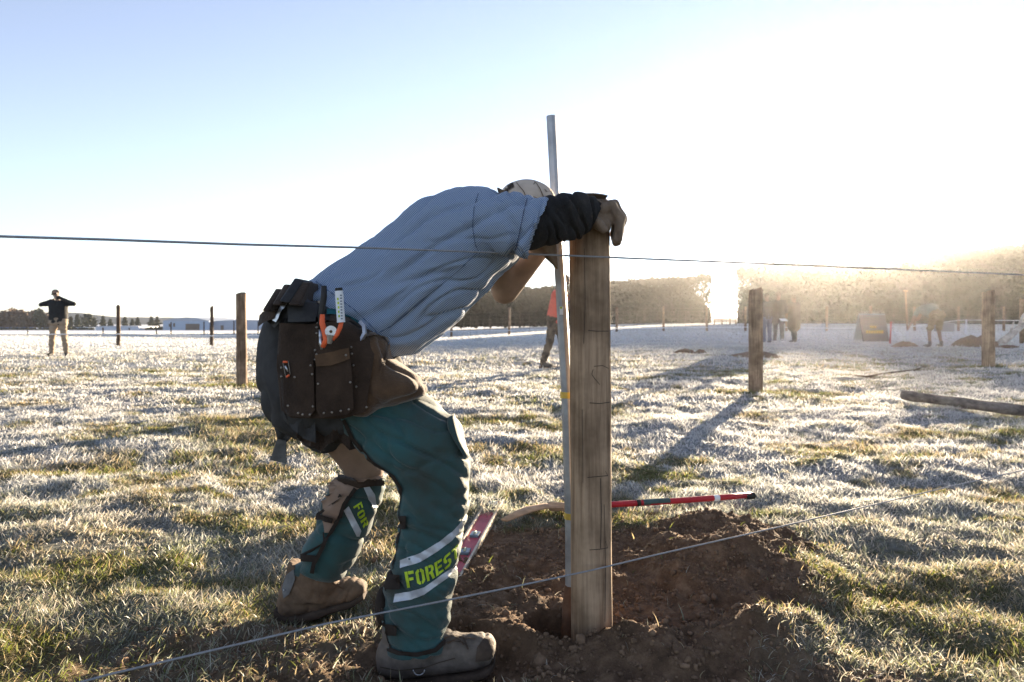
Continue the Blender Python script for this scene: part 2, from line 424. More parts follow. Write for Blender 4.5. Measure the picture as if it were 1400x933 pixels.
def grass_part(name, bands, label, bare=True):
    VV = []; CC = []; idx = []; tot = []; off = 0
    for (y0, y1, dens, hh, ww, seg, cmin) in bands:
        x, y = scatter(y0, y1, dens)
        clump = fbm(x*6, y*6, 51, 3); big = fbm(x*1.6, y*1.6, 52, 2)
        keep = (clump > cmin+GR.random(len(x))*0.12)
        dm = dirtmask(x, y); keep &= GR.random(len(x)) > dm*0.993
        hq = ((x-0.16)/0.17)**2+((y-2.12)/0.14)**2; keep &= hq > 1
        # boots
        keep &= ~((np.abs(x+0.17) < 0.25) & (np.abs(y-1.92) < 0.1))
        x, y, clump, big = x[keep], y[keep], clump[keep], big[keep]; n = len(x)
        h = hh*(0.55+0.9*GR.random(n))*(0.5+1.1*np.clip(clump, 0.2, 0.8))*(0.7+0.7*big)
        lean = 0.35+1.15*GR.random(n)**0.8
        az = fbm(x*3, y*3, 61, 2)*12+(GR.random(n)-0.5)*5.6
        tip, base = colours(x, y, n)
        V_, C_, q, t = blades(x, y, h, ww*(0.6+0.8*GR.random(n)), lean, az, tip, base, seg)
        VV.append(V_); CC.append(C_)
        for a in q: idx.append((a+off).ravel()); tot.append(np.full(len(a), 4))
        idx.append((t+off).ravel()); tot.append(np.full(len(t), 3)); off += len(V_)
    VV = np.concatenate(VV); CC = np.concatenate(CC); idx = np.concatenate(idx); tot = np.concatenate(tot)
    st = np.concatenate([[0], np.cumsum(tot)[:-1]])
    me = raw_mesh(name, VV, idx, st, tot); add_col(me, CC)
    o = link(name, me, GRASS, None, False); print(name, len(tot)); return tag(o, label, 'grass', kind='stuff')
def grass_mat():
    m = bpy.data.materials.new('frosted_grass'); m.use_nodes = True; nt = m.node_tree; nt.nodes.clear(); L = nt.links
    at = N(nt, 'ShaderNodeAttribute', attribute_name='Col')
    d = N(nt, 'ShaderNodeBsdfDiffuse'); t = N(nt, 'ShaderNodeBsdfTranslucent'); L.new(at.outputs[0], d.inputs[0]); L.new(at.outputs[0], t.inputs[0])
    mx = N(nt, 'ShaderNodeMixShader'); mx.inputs[0].default_value = 0.62; L.new(d.outputs[0], mx.inputs[1]); L.new(t.outputs[0], mx.inputs[2])
    g = N(nt, 'ShaderNodeBsdfGlossy', Roughness=0.45); g.inputs[0].default_value = (1, 1, 1, 1)
    m2 = N(nt, 'ShaderNodeMixShader'); m2.inputs[0].default_value = 0.05; L.new(mx.outputs[0], m2.inputs[1]); L.new(g.outputs[0], m2.inputs[2])
    o = N(nt, 'ShaderNodeOutputMaterial'); L.new(m2.outputs[0], o.inputs[0]); return m
GRASS = grass_mat()
grass_part('frosted_grass', [
    (1.45, 2.6, 18000, 0.030, 0.0018, 3, 0.12), (2.6, 4.2, 11000, 0.031, 0.0023, 3, 0.13), (4.2, 7.5, 3800, 0.037, 0.003, 2, 0.14),
    (7.5, 13, 1200, 0.042, 0.0055, 2, 0.14), (13, 26, 220, 0.06, 0.013, 1, 0.3), (26, 60, 45, 0.075, 0.03, 1, 0.2), (60, 135, 8, 0.1, 0.07, 1, 0.1)],
    'short frosted grass and straw covering the field')

# soil crumbs
def crumbs():
    rg = np.random.default_rng(17); n = 26000
    x = rg.random(n)*2.6-1.15; y = rg.random(n)*2.0+1.5
    dm = dirtmask(x, y); k = rg.random(n) < dm*0.9+0.015+0.12*(fbm(x*3, y*3, 77, 3) > 0.56)*(np.hypot(x-.3, y-2.3) < 1.15); x, y = x[k], y[k]; n = len(x); z = gh(x, y)
    s = 0.0015+0.0075*rg.random(n)**4.0+(rg.random(n) > 0.99)*0.014*rg.random(n)
    t = bmesh.new(); bmesh.ops.create_icosphere(t, subdivisions=1, radius=1)
    tv = np.array([v.co[:] for v in t.verts]); tf = np.array([[v.index for v in f.verts] for f in t.faces]); t.free()
    sc = s[:, None, None]*(0.6+0.8*rg.random((n, 1, 3))); V_ = tv[None]*sc*(0.75+0.5*rg.random((n, len(tv), 1)))
    V_ += np.stack([x, y, z+s*0.3], 1)[:, None, :]
    F_ = (tf[None]+(np.arange(n)*len(tv))[:, None, None]).reshape(-1, 3)
    me = fmesh('soil_crumbs', V_.reshape(-1, 3), F_)
    tag(link('soil_crumbs', me, SOILM, None, False), 'crumbs and clods of brown soil strewn over the dug patch', 'soil', kind='stuff')
SOILM = mat('crumbly_soil', (0.15, 0.098, 0.062), 0.95, var=0.5, scale=25, bump=0.6, bscale=200)
crumbs()
# ---------------- hedges, trees, sheds, hills
LEAF = mat('shelterbelt_leaves', (0.05, 0.044, 0.025), 0.95, var=0.3, scale=3, bump=0, trans=0.12)
CORE = mat('hedge_core', (0.048, 0.042, 0.025), 0.95, var=0.4, scale=2, bump=0)
BARK = mat('bark', (0.1, 0.075, 0.055), 0.9, var=0.4, scale=10, bump=0.5, stretch=(1, 1, 0.2))
def quads_cloud(name, pts, size, mt, parent, seed=1, tri=True):
    rg = np.random.default_rng(seed); n = len(pts); s = size*(0.5+rg.random(n))
    a = rg.normal(size=(n, 3)); a /= np.linalg.norm(a, axis=1)[:, None]
    b = np.cross(a, rg.normal(size=(n, 3))); b /= np.linalg.norm(b, axis=1)[:, None]
    p = np.asarray(pts)
    V_ = np.stack([p-a*s[:, None], p+b*s[:, None]*0.45, p+a*s[:, None], p-b*s[:, None]*0.45], 1).reshape(-1, 3)
    i_ = np.arange(n)*4
    return link(name, fmesh(name, V_, np.stack([i_, i_+1, i_+2, i_+3], 1)), mt, parent, False)
def hedge(label, pl, zb, n, seed, thick=5, size=0.33, ragged=1.0):
    """pl: list of (px, top_py, base_py, Y) along the near face"""
    rg = np.random.default_rng(seed)
    root = empty('shelterbelt_hedge', P(pl[0][0], pl[0][2], pl[0][3]), label, 'hedge')
    S = []
    for (px, tp, bp_, Y) in pl: S.append((P(px, tp, Y), P(px, bp_, Y)))
    # core: closed strip set back inside, lower than the leafy skin
    bm = bmesh.new(); prev = None; K = 14
    for q in range(len(S)-1):
        for k in range(K+(q == len(S)-2)):
            t = k/K; T = S[q][0].lerp(S[q+1][0], t); B = S[q][1].lerp(S[q+1][1], t)
            e = min(1, (q*K+k)/4.0, ((len(S)-1)*K-(q*K+k))/4.0)
            h = (T.z-B.z)*(0.84+0.08*mnoise.noise(Vector((q*7+k*0.7, seed, 0))))*(0.35+0.65*e)
            d0 = 1.3+0.6*mnoise.noise(Vector((q*7+k*0.9, seed, 4))); D = Vector((B.x, B.y, 0)).normalized()
            r = [B+D*d0, B+D*d0+Vector((0, 0, h*0.6)), B+D*(d0+0.8)+Vector((0, 0, h)), B+D*(thick-0.8)+Vector((0, 0, h)), B+D*thick]
            r = [bm.verts.new(v) for v in r]
            if prev:
                for j in range(5): bm.faces.new((prev[j], prev[(j+1) % 5], r[(j+1) % 5], r[j]))
            else: bm.faces.new(r)
            prev = r
    bm.faces.new(prev[::-1]); obj('inner_branches', bm, CORE, root, False)
    pts = []
    nseg = len(S)-1
    for _ in range(n):
        q = rg.integers(nseg); t = rg.random(); T = S[q][0].lerp(S[q+1][0], t); B = S[q][1].lerp(S[q+1][1], t)
        s = q+t; H = T.z-B.z
        topn = mnoise.noise(Vector((s*9, seed*3.1, 0)))*0.045*H*ragged+mnoise.noise(Vector((s*40, seed*3.1, 7)))*0.05*H*ragged
        u = rg.random(); D = Vector((B.x, B.y, 0)).normalized()
        if rg.random() < 0.35: dz = H*(0.86+0.14*rg.random()); dd = rg.random()*thick
        else: dz = H*rg.random(); dd = rg.random()*1.8
        endd = min(s, nseg-s)*abs((S[-1][1]-S[0][1]).length)/nseg
        if endd < 2.2:
            # ragged hedge end, open near the ground
            if rg.random() < 0.55*(1-endd/2.2)*(0.6+mnoise.noise(Vector((s*60, dz*1.1, seed)))*1.6): continue
        bul = mnoise.noise(Vector((B.x*0.5, dz*0.5, seed)))*0.9
        v = B+Vector((0, 0, dz+topn*(dz/H)))+D*(dd-0.2-bul*(dd < 1.8))
        pts.append(v[:])
    quads_cloud('foliage', pts, size, LEAF, root, seed)
    bm = bmesh.new()
    for q in range(nseg):
        for k in range(6):
            B = S[q][1].lerp(S[q+1][1], (k+0.5)/6); D = Vector((B.x, B.y, 0)).normalized(); b0 = B+D*0.8
            tube(bm, [b0-Vector((0, 0, 0.3)), b0+Vector((rg.normal()*0.1, 0, 1.2)), b0+Vector((rg.normal()*0.3, 0.3, 3))], [0.22, 0.17, 0.1], 7)
    obj('trunks', bm, BARK, root)['kind'] = 'stuff'
    return root
hedge('long dark shelterbelt hedge behind the post and bar, left of the gap', [(520, 408, 448, 118), (640, 399, 447, 122), (760, 392, 446, 126), (850, 384, 445.5, 130), (972, 376, 444.5, 134)], 0, 42000, 3)
hedge('tall backlit shelterbelt hedge right of the gap under the low sun', [(1008, 366, 444, 132), (1100, 360, 443.5, 128), (1200, 353, 443.5, 122), (1300, 345, 443.5, 114), (1400, 336, 443.5, 106), (1620, 322, 443, 92)], 0, 62000, 8)
# distant bare wood on the left
def far_wood():
    rg = np.random.default_rng(4); pts = []
    for _ in range(9000):
        px = rg.random()*230-140; top = 424+8*smooth(20, 95, px)+3*mnoise.noise(Vector((px*0.09, 0, 0)))+1.5*mnoise.noise(Vector((px*0.4, 5, 0)))
        py = top+(453-top)*rg.random()**0.8; Y = 262+rg.random()*10; pts.append(P(px, py, Y)[:])
    o = quads_cloud('bare_woodland', pts, 0.8, mat('bare_twigs', (0.16, 0.115, 0.085), 0.9, bump=0, var=0.35, scale=0.4), None, 4)
    tag(o, 'brown leafless woodland on the far left horizon', 'woodland', kind='stuff')
far_wood()
CON = mat('conifer_needles', (0.06, 0.07, 0.045), 0.8, var=0.4, scale=1, bump=0)
def far_tree(px, top, base, w, Y, label, kind, seed, name='conifer_tree'):
    rg = np.random.default_rng(seed); b = P(px, base, Y); t = P(px, top, Y); H = t.z-b.z; W = w/F*Y/2
    root = empty(name, b, label, 'tree', 'trees along the far left horizon')
    pts = []
    for _ in range(420):
        u = rg.random()**0.8
        r = W*((1-u)**0.8 if kind == 'c' else math.sqrt(max(0, 1-(u*1.9-0.9)**2)))*(0.8+0.35*math.sin(u*30+seed)) * math.sqrt(rg.random()); a = rg.random()*6.283
        pts.append((b.x+r*math.cos(a), b.y+r*math.sin(a), b.z+H*(0.08+0.92*u)))
    quads_cloud('crown', pts, H*0.075+0.12, CON, root, seed)
    bm = bmesh.new(); tube(bm, [b-Vector((0, 0, 0.2)), b+Vector((0, 0, H*0.5)), b+Vector((0, 0, H*0.93))], [H*0.03, H*0.02, H*0.008], 7); obj('trunk', bm, BARK, root)
sp = [(54, 423, 14, 'r', 'grey rounded tree rising above the bare wood behind the standing man', 'rounded_tree'),
 (97, 434, 9, 'c', 'hazy slim conifer just right of the standing man'), (106, 431, 12, 'c', 'hazy pointed conifer left of the broad round tree'),
 (120, 430, 24, 'r', 'broad round tree between the standing man and the left thin post', 'rounded_tree'), (129, 437, 12, 'c', 'dark conifer over the left end of the white shed'),
 (141, 433, 12, 'c', 'tall conifer behind the middle of the white shed'), (151, 437, 11, 'c', 'short conifer just left of the left thin post'),
 (171, 434, 14, 'c', 'dark conifer just right of the left thin post'), (181, 437, 10, 'c', 'small conifer behind the right end of the white shed'), (188, 435, 11, 'c', 'conifer past the right end of the white shed'),
 (207, 434, 14, 'c', 'left of two twin conifers beside the pale blue barn'), (215, 434, 14, 'c', 'right of two twin conifers beside the pale blue barn')]
for k, s in enumerate(sp): far_tree(s[0], s[1], 453.5, s[2]*1.15, 258+k % 3*3, s[4], s[3], 50+k, s[5] if len(s) > 5 else 'conifer_tree')
# low hedge line in front of sheds
def low_hedge(px0, px1, top, base, Y, label, seed):
    rg = np.random.default_rng(seed); pts = []
    for _ in range(int((px1-px0)*22)):
        px = px0+(px1-px0)*rg.random(); tt = top+1.8*mnoise.noise(Vector((px*0.25, seed, 0))); pts.append(P(px, tt+(base-tt)*rg.random(), Y+rg.random()*2)[:])
    tag(quads_cloud('low_hedge', pts, 0.45, CON, None, seed), label, 'hedge')
low_hedge(-60, 128, 449, 454, 246, 'low dark scrub hedge on the far left field edge', 1)
low_hedge(186, 228, 448, 454, 244, 'low dark scrub between the white shed and the pale blue barn', 2)
# sheds
PALE = mat('pale_blue_cladding', (0.30, 0.38, 0.48), 0.6, var=0.06, scale=1, bump=0); WHT = mat('white_shed_wall', (0.46, 0.49, 0.54), 0.6, var=0.05, scale=1, bump=0)
DK = mat('dark_opening', (0.1, 0.085, 0.075), 0.8, var=0.1, scale=1, bump=0); BLU = mat('blue_wall', (0.12, 0.2, 0.42), 0.6, var=0.2, scale=0.4, bump=0)
ROOF = mat('grey_shed_roof', (0.3, 0.34, 0.4), 0.5, var=0.1, scale=1, bump=0)
def shed(name, label, x0, x1, eave, ridge, base, Y, depth, wm, opens, lean=0.5):
    a = P(x0, base, Y); b = P(x1, base, Y); e = P(x0, eave, Y).z; r = P(x0, ridge, Y).z
    root = empty(name, a, label, 'building')
    bm = bmesh.new(); zb = a.z-0.5
    box(bm, ((a.x+b.x)/2, Y+depth/2, (zb+e)/2), (b.x-a.x, depth, e-zb)); obj('wall', bm, wm, root, False)
    bm = bmesh.new(); ms = (a.x+b.x)/2
    prof = [(a.x-0.3, e+0.02), (a.x+(b.x-a.x)*0.25, e+(r-e)*0.72), (ms, r), (a.x+(b.x-a.x)*0.75, e+(r-e)*0.72), (b.x+0.3, e+0.02)]
    f = [bm.verts.new((x, Y-0.15, z)) for x, z in prof]; g = [bm.verts.new((x, Y+depth+0.2, z)) for x, z in prof]
    bm.faces.new(f); bm.faces.new(g[::-1])
    for k in range(5): bm.faces.new((f[k], g[k], g[(k+1) % 5], f[(k+1) % 5]))
    bmesh.ops.recalc_face_normals(bm, faces=bm.faces); obj('roof', bm, ROOF if ridge < eave-3.5 else wm, root, False)
    for (nm, u0, v0, u1, v1) in opens:
        p = P(u0, v1, Y); q = P(u1, v0, Y); bm = bmesh.new(); box(bm, ((p.x+q.x)/2, Y-0.04, (p.z+q.z)/2), (q.x-p.x, 0.12, q.z-p.z)); obj(nm, bm, DK, root, False)
shed('barn', 'pale blue barn with shallow gable and dark doorway on the left horizon', 223, 286, 439, 434, 454, 235, 30, PALE, [('door', 254, 443, 273, 453.5), ('window', 237, 442, 239.5, 447), ('window', 231, 443, 233, 447)])
shed('long_barn', 'long low grey-blue barn right of the thin post near the worker', 287.5, 372, 440, 437.5, 453, 238, 30, mat('greyblue_cladding', (0.26, 0.32, 0.41), 0.6, var=0.05, scale=1, bump=0), [('door', 302, 445, 306, 452.5)])
shed('white_shed', 'long white low shed crossed by the left thin post', 131, 190, 446.5, 445.8, 454, 240, 14, WHT, [('window', 140, 448.5, 142, 452), ('door', 160, 448, 162.5, 453.5), ('window', 176, 448.5, 178, 452)])
shed('blue_shed', 'low blue shed at the left edge of the field', -20, 45, 448.6, 448, 455, 250, 12, BLU, [('door', 20, 450, 25, 454.5), ('window', 3, 450, 7, 452.5)])
shed('small_shed', 'small pale shed just right of the standing man', 100, 121, 448.5, 447.6, 454.5, 250, 12, PALE, [('window', 107, 450, 110, 453)])
# hills
bm = bmesh.new(); pr = None
for k in range(90):
    px = -700+k*22; h = 16*(0.5+0.5*math.sin(px*0.009+2.1))*(1-smooth(200, 520, px))+5*mnoise.noise(Vector((px*0.012, 1, 0)))+8
    h = float(max(1.5, h)); b0 = P(px, 440, 900)
    r = [bm.verts.new((b0.x, 900, -6)), bm.verts.new((b0.x, 960, min(14, -3+h*0.8))), bm.verts.new((b0.x, 1120, -6))]
    if pr:
        for j in range(2): bm.faces.new((pr[j], pr[j+1], r[j+1], r[j]))
    pr = r
tag(obj('hills', bm, mat('far_hills', (0.1, 0.12, 0.11), 0.95, var=0.3, scale=0.02, bump=0)), kind='structure')

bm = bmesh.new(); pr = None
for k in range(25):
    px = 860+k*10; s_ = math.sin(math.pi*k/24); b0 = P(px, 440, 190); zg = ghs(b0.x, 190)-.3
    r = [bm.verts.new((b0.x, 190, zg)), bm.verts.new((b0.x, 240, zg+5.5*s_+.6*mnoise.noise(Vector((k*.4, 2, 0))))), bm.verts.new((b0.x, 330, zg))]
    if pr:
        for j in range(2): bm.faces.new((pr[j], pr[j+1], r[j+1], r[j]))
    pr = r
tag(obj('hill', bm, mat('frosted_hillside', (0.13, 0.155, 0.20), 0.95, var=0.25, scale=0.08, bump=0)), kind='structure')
# ---------------- fence posts
WD1 = wood('weathered_post', (0.14, 0.09, 0.055), (0.40, 0.28, 0.19), 55, 0.6)
WD2 = wood('dark_post', (0.045, 0.03, 0.02), (0.15, 0.1, 0.07), 30, 0.8)
WD3 = wood('grey_rail', (0.13, 0.11, 0.10), (0.30, 0.26, 0.23), 55, 0.6, 'X')
def round_post(name, px, top, base, wpx, Y, mt, label, group=None, lean=0, jag=0.004, below=0.4, parent=None):
    t = P(px+lean, top, Y); b = P(px, base, Y); r = wpx/F*Y/2; n = 20; bm = bmesh.new(); K = 14
    pts = []; rr = []
    rg = random.Random(px)
    for k in range(K+1):
        z = k/K; p = (b-Vector((0, 0, below))).lerp(t, z); pts.append(p+Vector((rg.uniform(-1, 1), rg.uniform(-1, 1), 0))*jag*0.4); rr.append(r*(1.06-0.08*z)+rg.uniform(-1, 1)*jag*0.3)
    pts += [t+Vector((0, 0, 0.004))]; rr += [r*0.9]
    tube(bm, pts, rr, n)
    for v in bm.verts:
        a = mnoise.noise(Vector((v.co.x*30, v.co.y*30, v.co.z*1.5)))*jag; d = Vector((v.co.x-b.x, v.co.y-b.y, 0)); 
        if d.length > 1e-4: v.co += d.normalized()*a
    o = auto(obj(name, bm, mt, parent), 50)
    if label: tag(o, label, 'post', group)
    return o
GP = 'wooden fence posts standing in the field'
round_post('fence_post', 331, 402, 527, 13.5, 10.1, WD1, 'brown wooden post left of the worker, nearest post on the left', GP, lean=-1)
round_post('fence_post', 1033, 397, 537, 18.5, 9.1, WD1, 'thick wooden post with long shadow, in front of the three huddled people', GP)
round_post('fence_post', 1351, 400, 505, 15, 13.4, WD1, 'wooden post right of the bending man, beside the dark heap', GP)
round_post('fence_post', 162, 419, 471, 4.8, 29, WD2, 'thin dark post between the standing man and the pale blue barn', GP, jag=0.02)
round_post('fence_post', 289.5, 420, 470, 4.6, 29, WD2, 'thin dark post at the right end of the pale blue barn', GP, jag=0.02)
# strainer post with stay at right edge
o = round_post('strainer_post', 1399, 410, 470, 9, 24, WD1, 'strainer post at the right edge of the field with a fallen branch leaning on it', None)
tag(o, None, 'post')
def polyobj(name, pts, rad, mt, label, cat, group=None, n=8, parent=None, flat=None):
    bm = bmesh.new(); tube(bm, pts, rad, n, flat=flat); o = obj(name, bm, mt, parent)
    if label: tag(o, label, cat, group)
    return o
bm = bmesh.new()
tube(bm, [P(1366, 471, 23.5), P(1382, 458, 23.5), P(1400, 443, 23.5), P(1430, 425, 23.5)], [0.14, 0.12, 0.1, 0.06], 8)
tube(bm, [P(1380, 459, 23.5), P(1386, 440, 23.4)], [0.05, 0.02], 6); tube(bm, [P(1392, 449, 23.5), P(1399, 432, 23.5), P(1404, 425, 23.5)], [0.06, 0.05, 0.03], 6)
tag(obj('leaning_branch', bm, mat('frosted_bark', (0.4, 0.36, 0.33), 0.9, var=0.5, scale=6, bump=0.4)), 'frosted forked branch leaning up to the right edge post', 'branch')
# far wire fence in front of the hedges
def wire_fence():
    root = empty('wire_fence', P(617, 459, 47), 'far netting fence with timber posts in front of the shelterbelt hedges', 'fence')
    xs = [552, 617, 696, 770, 843, 907, 966, 1019, 1075, 1130, 1190, 1250, 1310, 1372, 1440]
    tops = []
    for k, px in enumerate(xs):
        g = ghs((px-700)/F*48, 48); b = P(px, 440, 48); b.z = g; t = b.z+(1.75 if px != 696 else 1.9)
        bm = bmesh.new(); tube(bm, [(b.x, 48, g-0.2), (b.x+0.02, 48, t)], [0.09, 0.085], 8); obj('post', bm, WD1, root); tops.append((b.x, t, g))
    bm = bmesh.new()
    for hgt in (0.15, 0.4, 0.65, 0.9, 1.15, 1.4, 1.62):
        for (x0, t0, g0), (x1, t1, g1) in zip(tops, tops[1:]): tube(bm, [(x0, 47.9, g0+hgt), (x1, 47.9, g1+hgt)], 0.0045, 4)
    for (x0, t0, g0), (x1, t1, g1) in zip(tops, tops[1:]):
        k = int((x1-x0)/0.45)
        for j in range(1, k): x = x0+(x1-x0)*j/k; g = g0+(g1-g0)*j/k; tube(bm, [(x, 47.9, g+0.05), (x, 47.9, g+1.4)], 0.004 if j % 3 else 0.008, 4)
    obj('netting', bm, mat('rusty_netting', (.16, .13, .11), .7, .3, bump=0), root)
WIRE = mat('galvanised_wire', (0.55, 0.57, 0.6), 0.35, 0.85, var=0.1, scale=50, bump=0)
wire_fence()
# small far posts on the left field edge
for k, (px, tp, bp_) in enumerate([(141, 448, 457), (214, 451, 459), (234, 441, 455.5), (279, 440, 454.5), (320, 439, 454), (353, 440, 453), (38, 452, 459.5)]):
    loc = ['short post in front of the white shed', 'shortest post before the twin conifers', 'post before the left corner of the pale blue barn', 'post near the right corner of the pale blue barn', 'post in front of the long barn, beside the near brown post', 'post before the long barn next to the worker', 'short post at far left before the blue shed'][k]
    round_post('field_post', px, tp, bp_, 1.5, 75, WD2, loc, 'small far posts on the left field edge', jag=0.01)
# gate and rails in the gap
def gate():
    Y = 100; root = empty('field_gate', P(978, 443, Y), 'timber gate and rails across the gap between the hedges', 'gate')
    for px in (976.5, 987, 998, 1006): 
        bm = bmesh.new(); b = P(px, 443.5, Y); t = P(px, 433 if px in (998,) else 436.5, Y); tube(bm, [b-Vector((0, 0, 0.3)), t], 0.11, 8); obj('gate_post', bm, WD1, root)
    for z in (437.5, 439.2, 441): 
        bm = bmesh.new(); a = P(976.5, z, Y-0.15); b = P(1006, z, Y-0.15); box(bm, (a+b)/2, ((b-a).length, 0.06, 0.12)); obj('rail', bm, WD1, root, False)
gate()
# long white electric cord on short stakes
def cord():
    pts = []
    for px, py, Y in [(-160, 458, 16), (0, 458, 17.5), (162, 457, 20), (300, 459.5, 23), (450, 457, 27), (620, 453.5, 31), (800, 450, 33), (1019, 447.5, 34), (1150, 449, 33), (1240, 447, 31), (1300, 439.5, 29), (1322, 438, 29), (1400, 438.5, 28), (1500, 438, 28)]: pts.append(P(px, py, Y))
    out = []
    for a in range(len(pts)-1):
        for k in range(6): out.append(Vector(cr(*[np.array(pts[min(max(a+d, 0), len(pts)-1)]) for d in (-1, 0, 1, 2)], k/6)))
    polyobj('boundary_cord', out+[pts[-1]], 0.014, mat('white_cord', (0.8, 0.8, 0.8), 0.6, var=0.05, bump=0), 'white cord strung low across the whole field', 'cord', n=6)
    polyobj('cord_stake', [P(1320, 453, 29)-Vector((0, 0, 0.1)), P(1321, 437, 29)], 0.03, mat('white_stake', (0.7, 0.72, 0.75), 0.6, var=0.05, bump=0), 'short white stake holding the cord left of the right wooden post', 'stake', n=8)
cord()
# ---------------- the worker bending over the post
SKIN = mat('skin', (0.23, 0.152, 0.108), 0.55, var=0.12, scale=25, bump=0.15, spec=0.35)
def crease(c, s, k, w=5.0, seed=0):
    a = mnoise.noise(Vector((c.x*s*k[0]+seed, c.y*s*k[1], c.z*s*k[2])))
    return max(0.0, 1-abs(a)*w)**1.3
def axc(c):
    return Vector((c.x*.9+c.z*.44, c.y, -c.x*.44+c.z*.9))
def nz3(c, s, k=(1, 1, 1)): return mnoise.noise(Vector((c.x*s*k[0], c.y*s*k[1], c.z*s*k[2])))
# --- materials
def shirt_mat():
    m, nt, b = mat_base('checked_shirt_cloth'); L = nt.links
    tc = N(nt, 'ShaderNodeTexCoord'); mp = N(nt, 'ShaderNodeMapping'); mp.inputs['Rotation'].default_value = (0, R(38), 0); L.new(tc.outputs['Object'], mp.inputs[0])
    nn = N(nt, 'ShaderNodeTexNoise', Scale=5.0, Detail=2.0); L.new(tc.outputs['Object'], nn.inputs['Vector'])
    ad = N(nt, 'ShaderNodeMix', data_type='RGBA', blend_type='LINEAR_LIGHT'); ad.inputs[0].default_value = 0.012; L.new(mp.outputs[0], ad.inputs[6]); L.new(nn.outputs[1], ad.inputs[7])
    outs = []
    for ax_ in ('X', 'Z'):
        w = N(nt, 'ShaderNodeTexWave', Scale=74.0, Distortion=0.0); w.bands_direction = ax_; w.wave_profile = 'SIN'; L.new(ad.outputs[2], w.inputs['Vector']); outs.append(w)
    mu = N(nt, 'ShaderNodeMath', operation='ADD'); L.new(outs[0].outputs[1], mu.inputs[0]); L.new(outs[1].outputs[1], mu.inputs[1])
    mr = N(nt, 'ShaderNodeValToRGB'); e = mr.color_ramp.elements; e[0].position = 0.35; e[0].color = (0.47, 0.56, 0.66, 1); e[1].position = 0.62; e[1].color = (0.09, 0.16, 0.33, 1)
    h = N(nt, 'ShaderNodeMath', operation='MULTIPLY'); h.inputs[1].default_value = 0.5; L.new(mu.outputs[0], h.inputs[0]); L.new(h.outputs[0], mr.inputs[0])
    L.new(mr.outputs[0], b.inputs['Base Color']); b.inputs['Roughness'].default_value = 0.9; b.inputs['Specular IOR Level'].default_value = 0.15; b.inputs['Sheen Weight'].default_value = 0.15
    n2 = N(nt, 'ShaderNodeTexNoise', Scale=28.0, Detail=5.0, Roughness=0.6); L.new(tc.outputs['Object'], n2.inputs['Vector'])
    bp = N(nt, 'ShaderNodeBump', Strength=0.35, Distance=0.008); L.new(n2.outputs[0], bp.inputs['Height']); L.new(bp.outputs[0], b.inputs['Normal'])
    t = N(nt, 'ShaderNodeBsdfTranslucent'); L.new(mr.outputs[0], t.inputs[0]); mx = N(nt, 'ShaderNodeMixShader'); mx.inputs[0].default_value = 0.3
    L.new(b.outputs[0], mx.inputs[1]); L.new(t.outputs[0], mx.inputs[2]); L.new(mx.outputs[0], nt.nodes['Material Output'].inputs[0])
    return m
SHIRT = shirt_mat()
TEAL = mat('teal_chap_canvas', (0.016, 0.066, 0.068), 0.75, col2=(0.03, 0.042, 0.036), scale=7, bump=0.35, bscale=600, sheen=0.2, spec=0.3)
NAVY = mat('charcoal_shorts', (0.042, 0.041, 0.041), 0.9, var=0.25, scale=20, bump=0.3, bscale=500)
SUEDE = mat('brown_suede', (0.040, 0.026, 0.018), 0.95, var=0.4, scale=14, bump=0.5, bscale=160, sheen=0.15, spec=0.1)
SUEDE2 = mat('tan_suede', (0.085, 0.050, 0.028), 0.95, var=0.35, scale=14, bump=0.5, bscale=160, sheen=0.3, spec=0.1)
BLACKL = mat('black_leather', (0.02, 0.019, 0.018), 0.5, var=0.3, scale=30, bump=0.3, bscale=120)
EDGE = mat('dark_binding', (0.022, 0.015, 0.011), 0.85, var=0.2, bump=0.2)
REFL = mat('reflective_tape', (0.45, 0.48, 0.52), 0.4, 0.2, var=0.12, scale=60, bump=0.1)
LIME = mat('lime_print', (0.38, 0.52, 0.03), 0.7, var=0.3, scale=30, bump=0.1)
BOOT = mat('dusty_boot_leather', (0.115, 0.095, 0.078), 0.8, var=0.4, scale=18, bump=0.5, bscale=90)
SOLE = mat('muddy_rubber_sole', (0.06, 0.042, 0.03), 0.9, var=0.4, scale=25, bump=0.8, bscale=80)
CAPM = mat('beige_cap_cloth', (0.50, 0.41, 0.33), 0.9, var=0.15, scale=20, bump=0.3, bscale=400)
SLEEVE = mat('dark_undershirt_knit', (0.011, 0.011, 0.012), 0.95, var=0.3, scale=35, bump=0.5, bscale=300)
GLOVE = mat('worn_leather_glove', (0.16, 0.115, 0.08), 0.85, var=0.35, scale=22, bump=0.6, bscale=110, sheen=0.1)
STEEL = mat('dull_steel', (0.5, 0.51, 0.53), 0.35, 0.9, var=0.15, scale=60, bump=0.1)
ORANGE = mat('orange_rubber_grip', (0.75, 0.13, 0.045), 0.5, var=0.08, scale=40, bump=0.05)
WHITEP = mat('white_label', (0.72, 0.75, 0.78), 0.5, var=0.05, bump=0)

W = empty('person', P(520, 900, 2.0), 'worker bent double over the fence post in checked shirt, teal chaps, tool belt and boots', 'person')
HAZ = Matrix
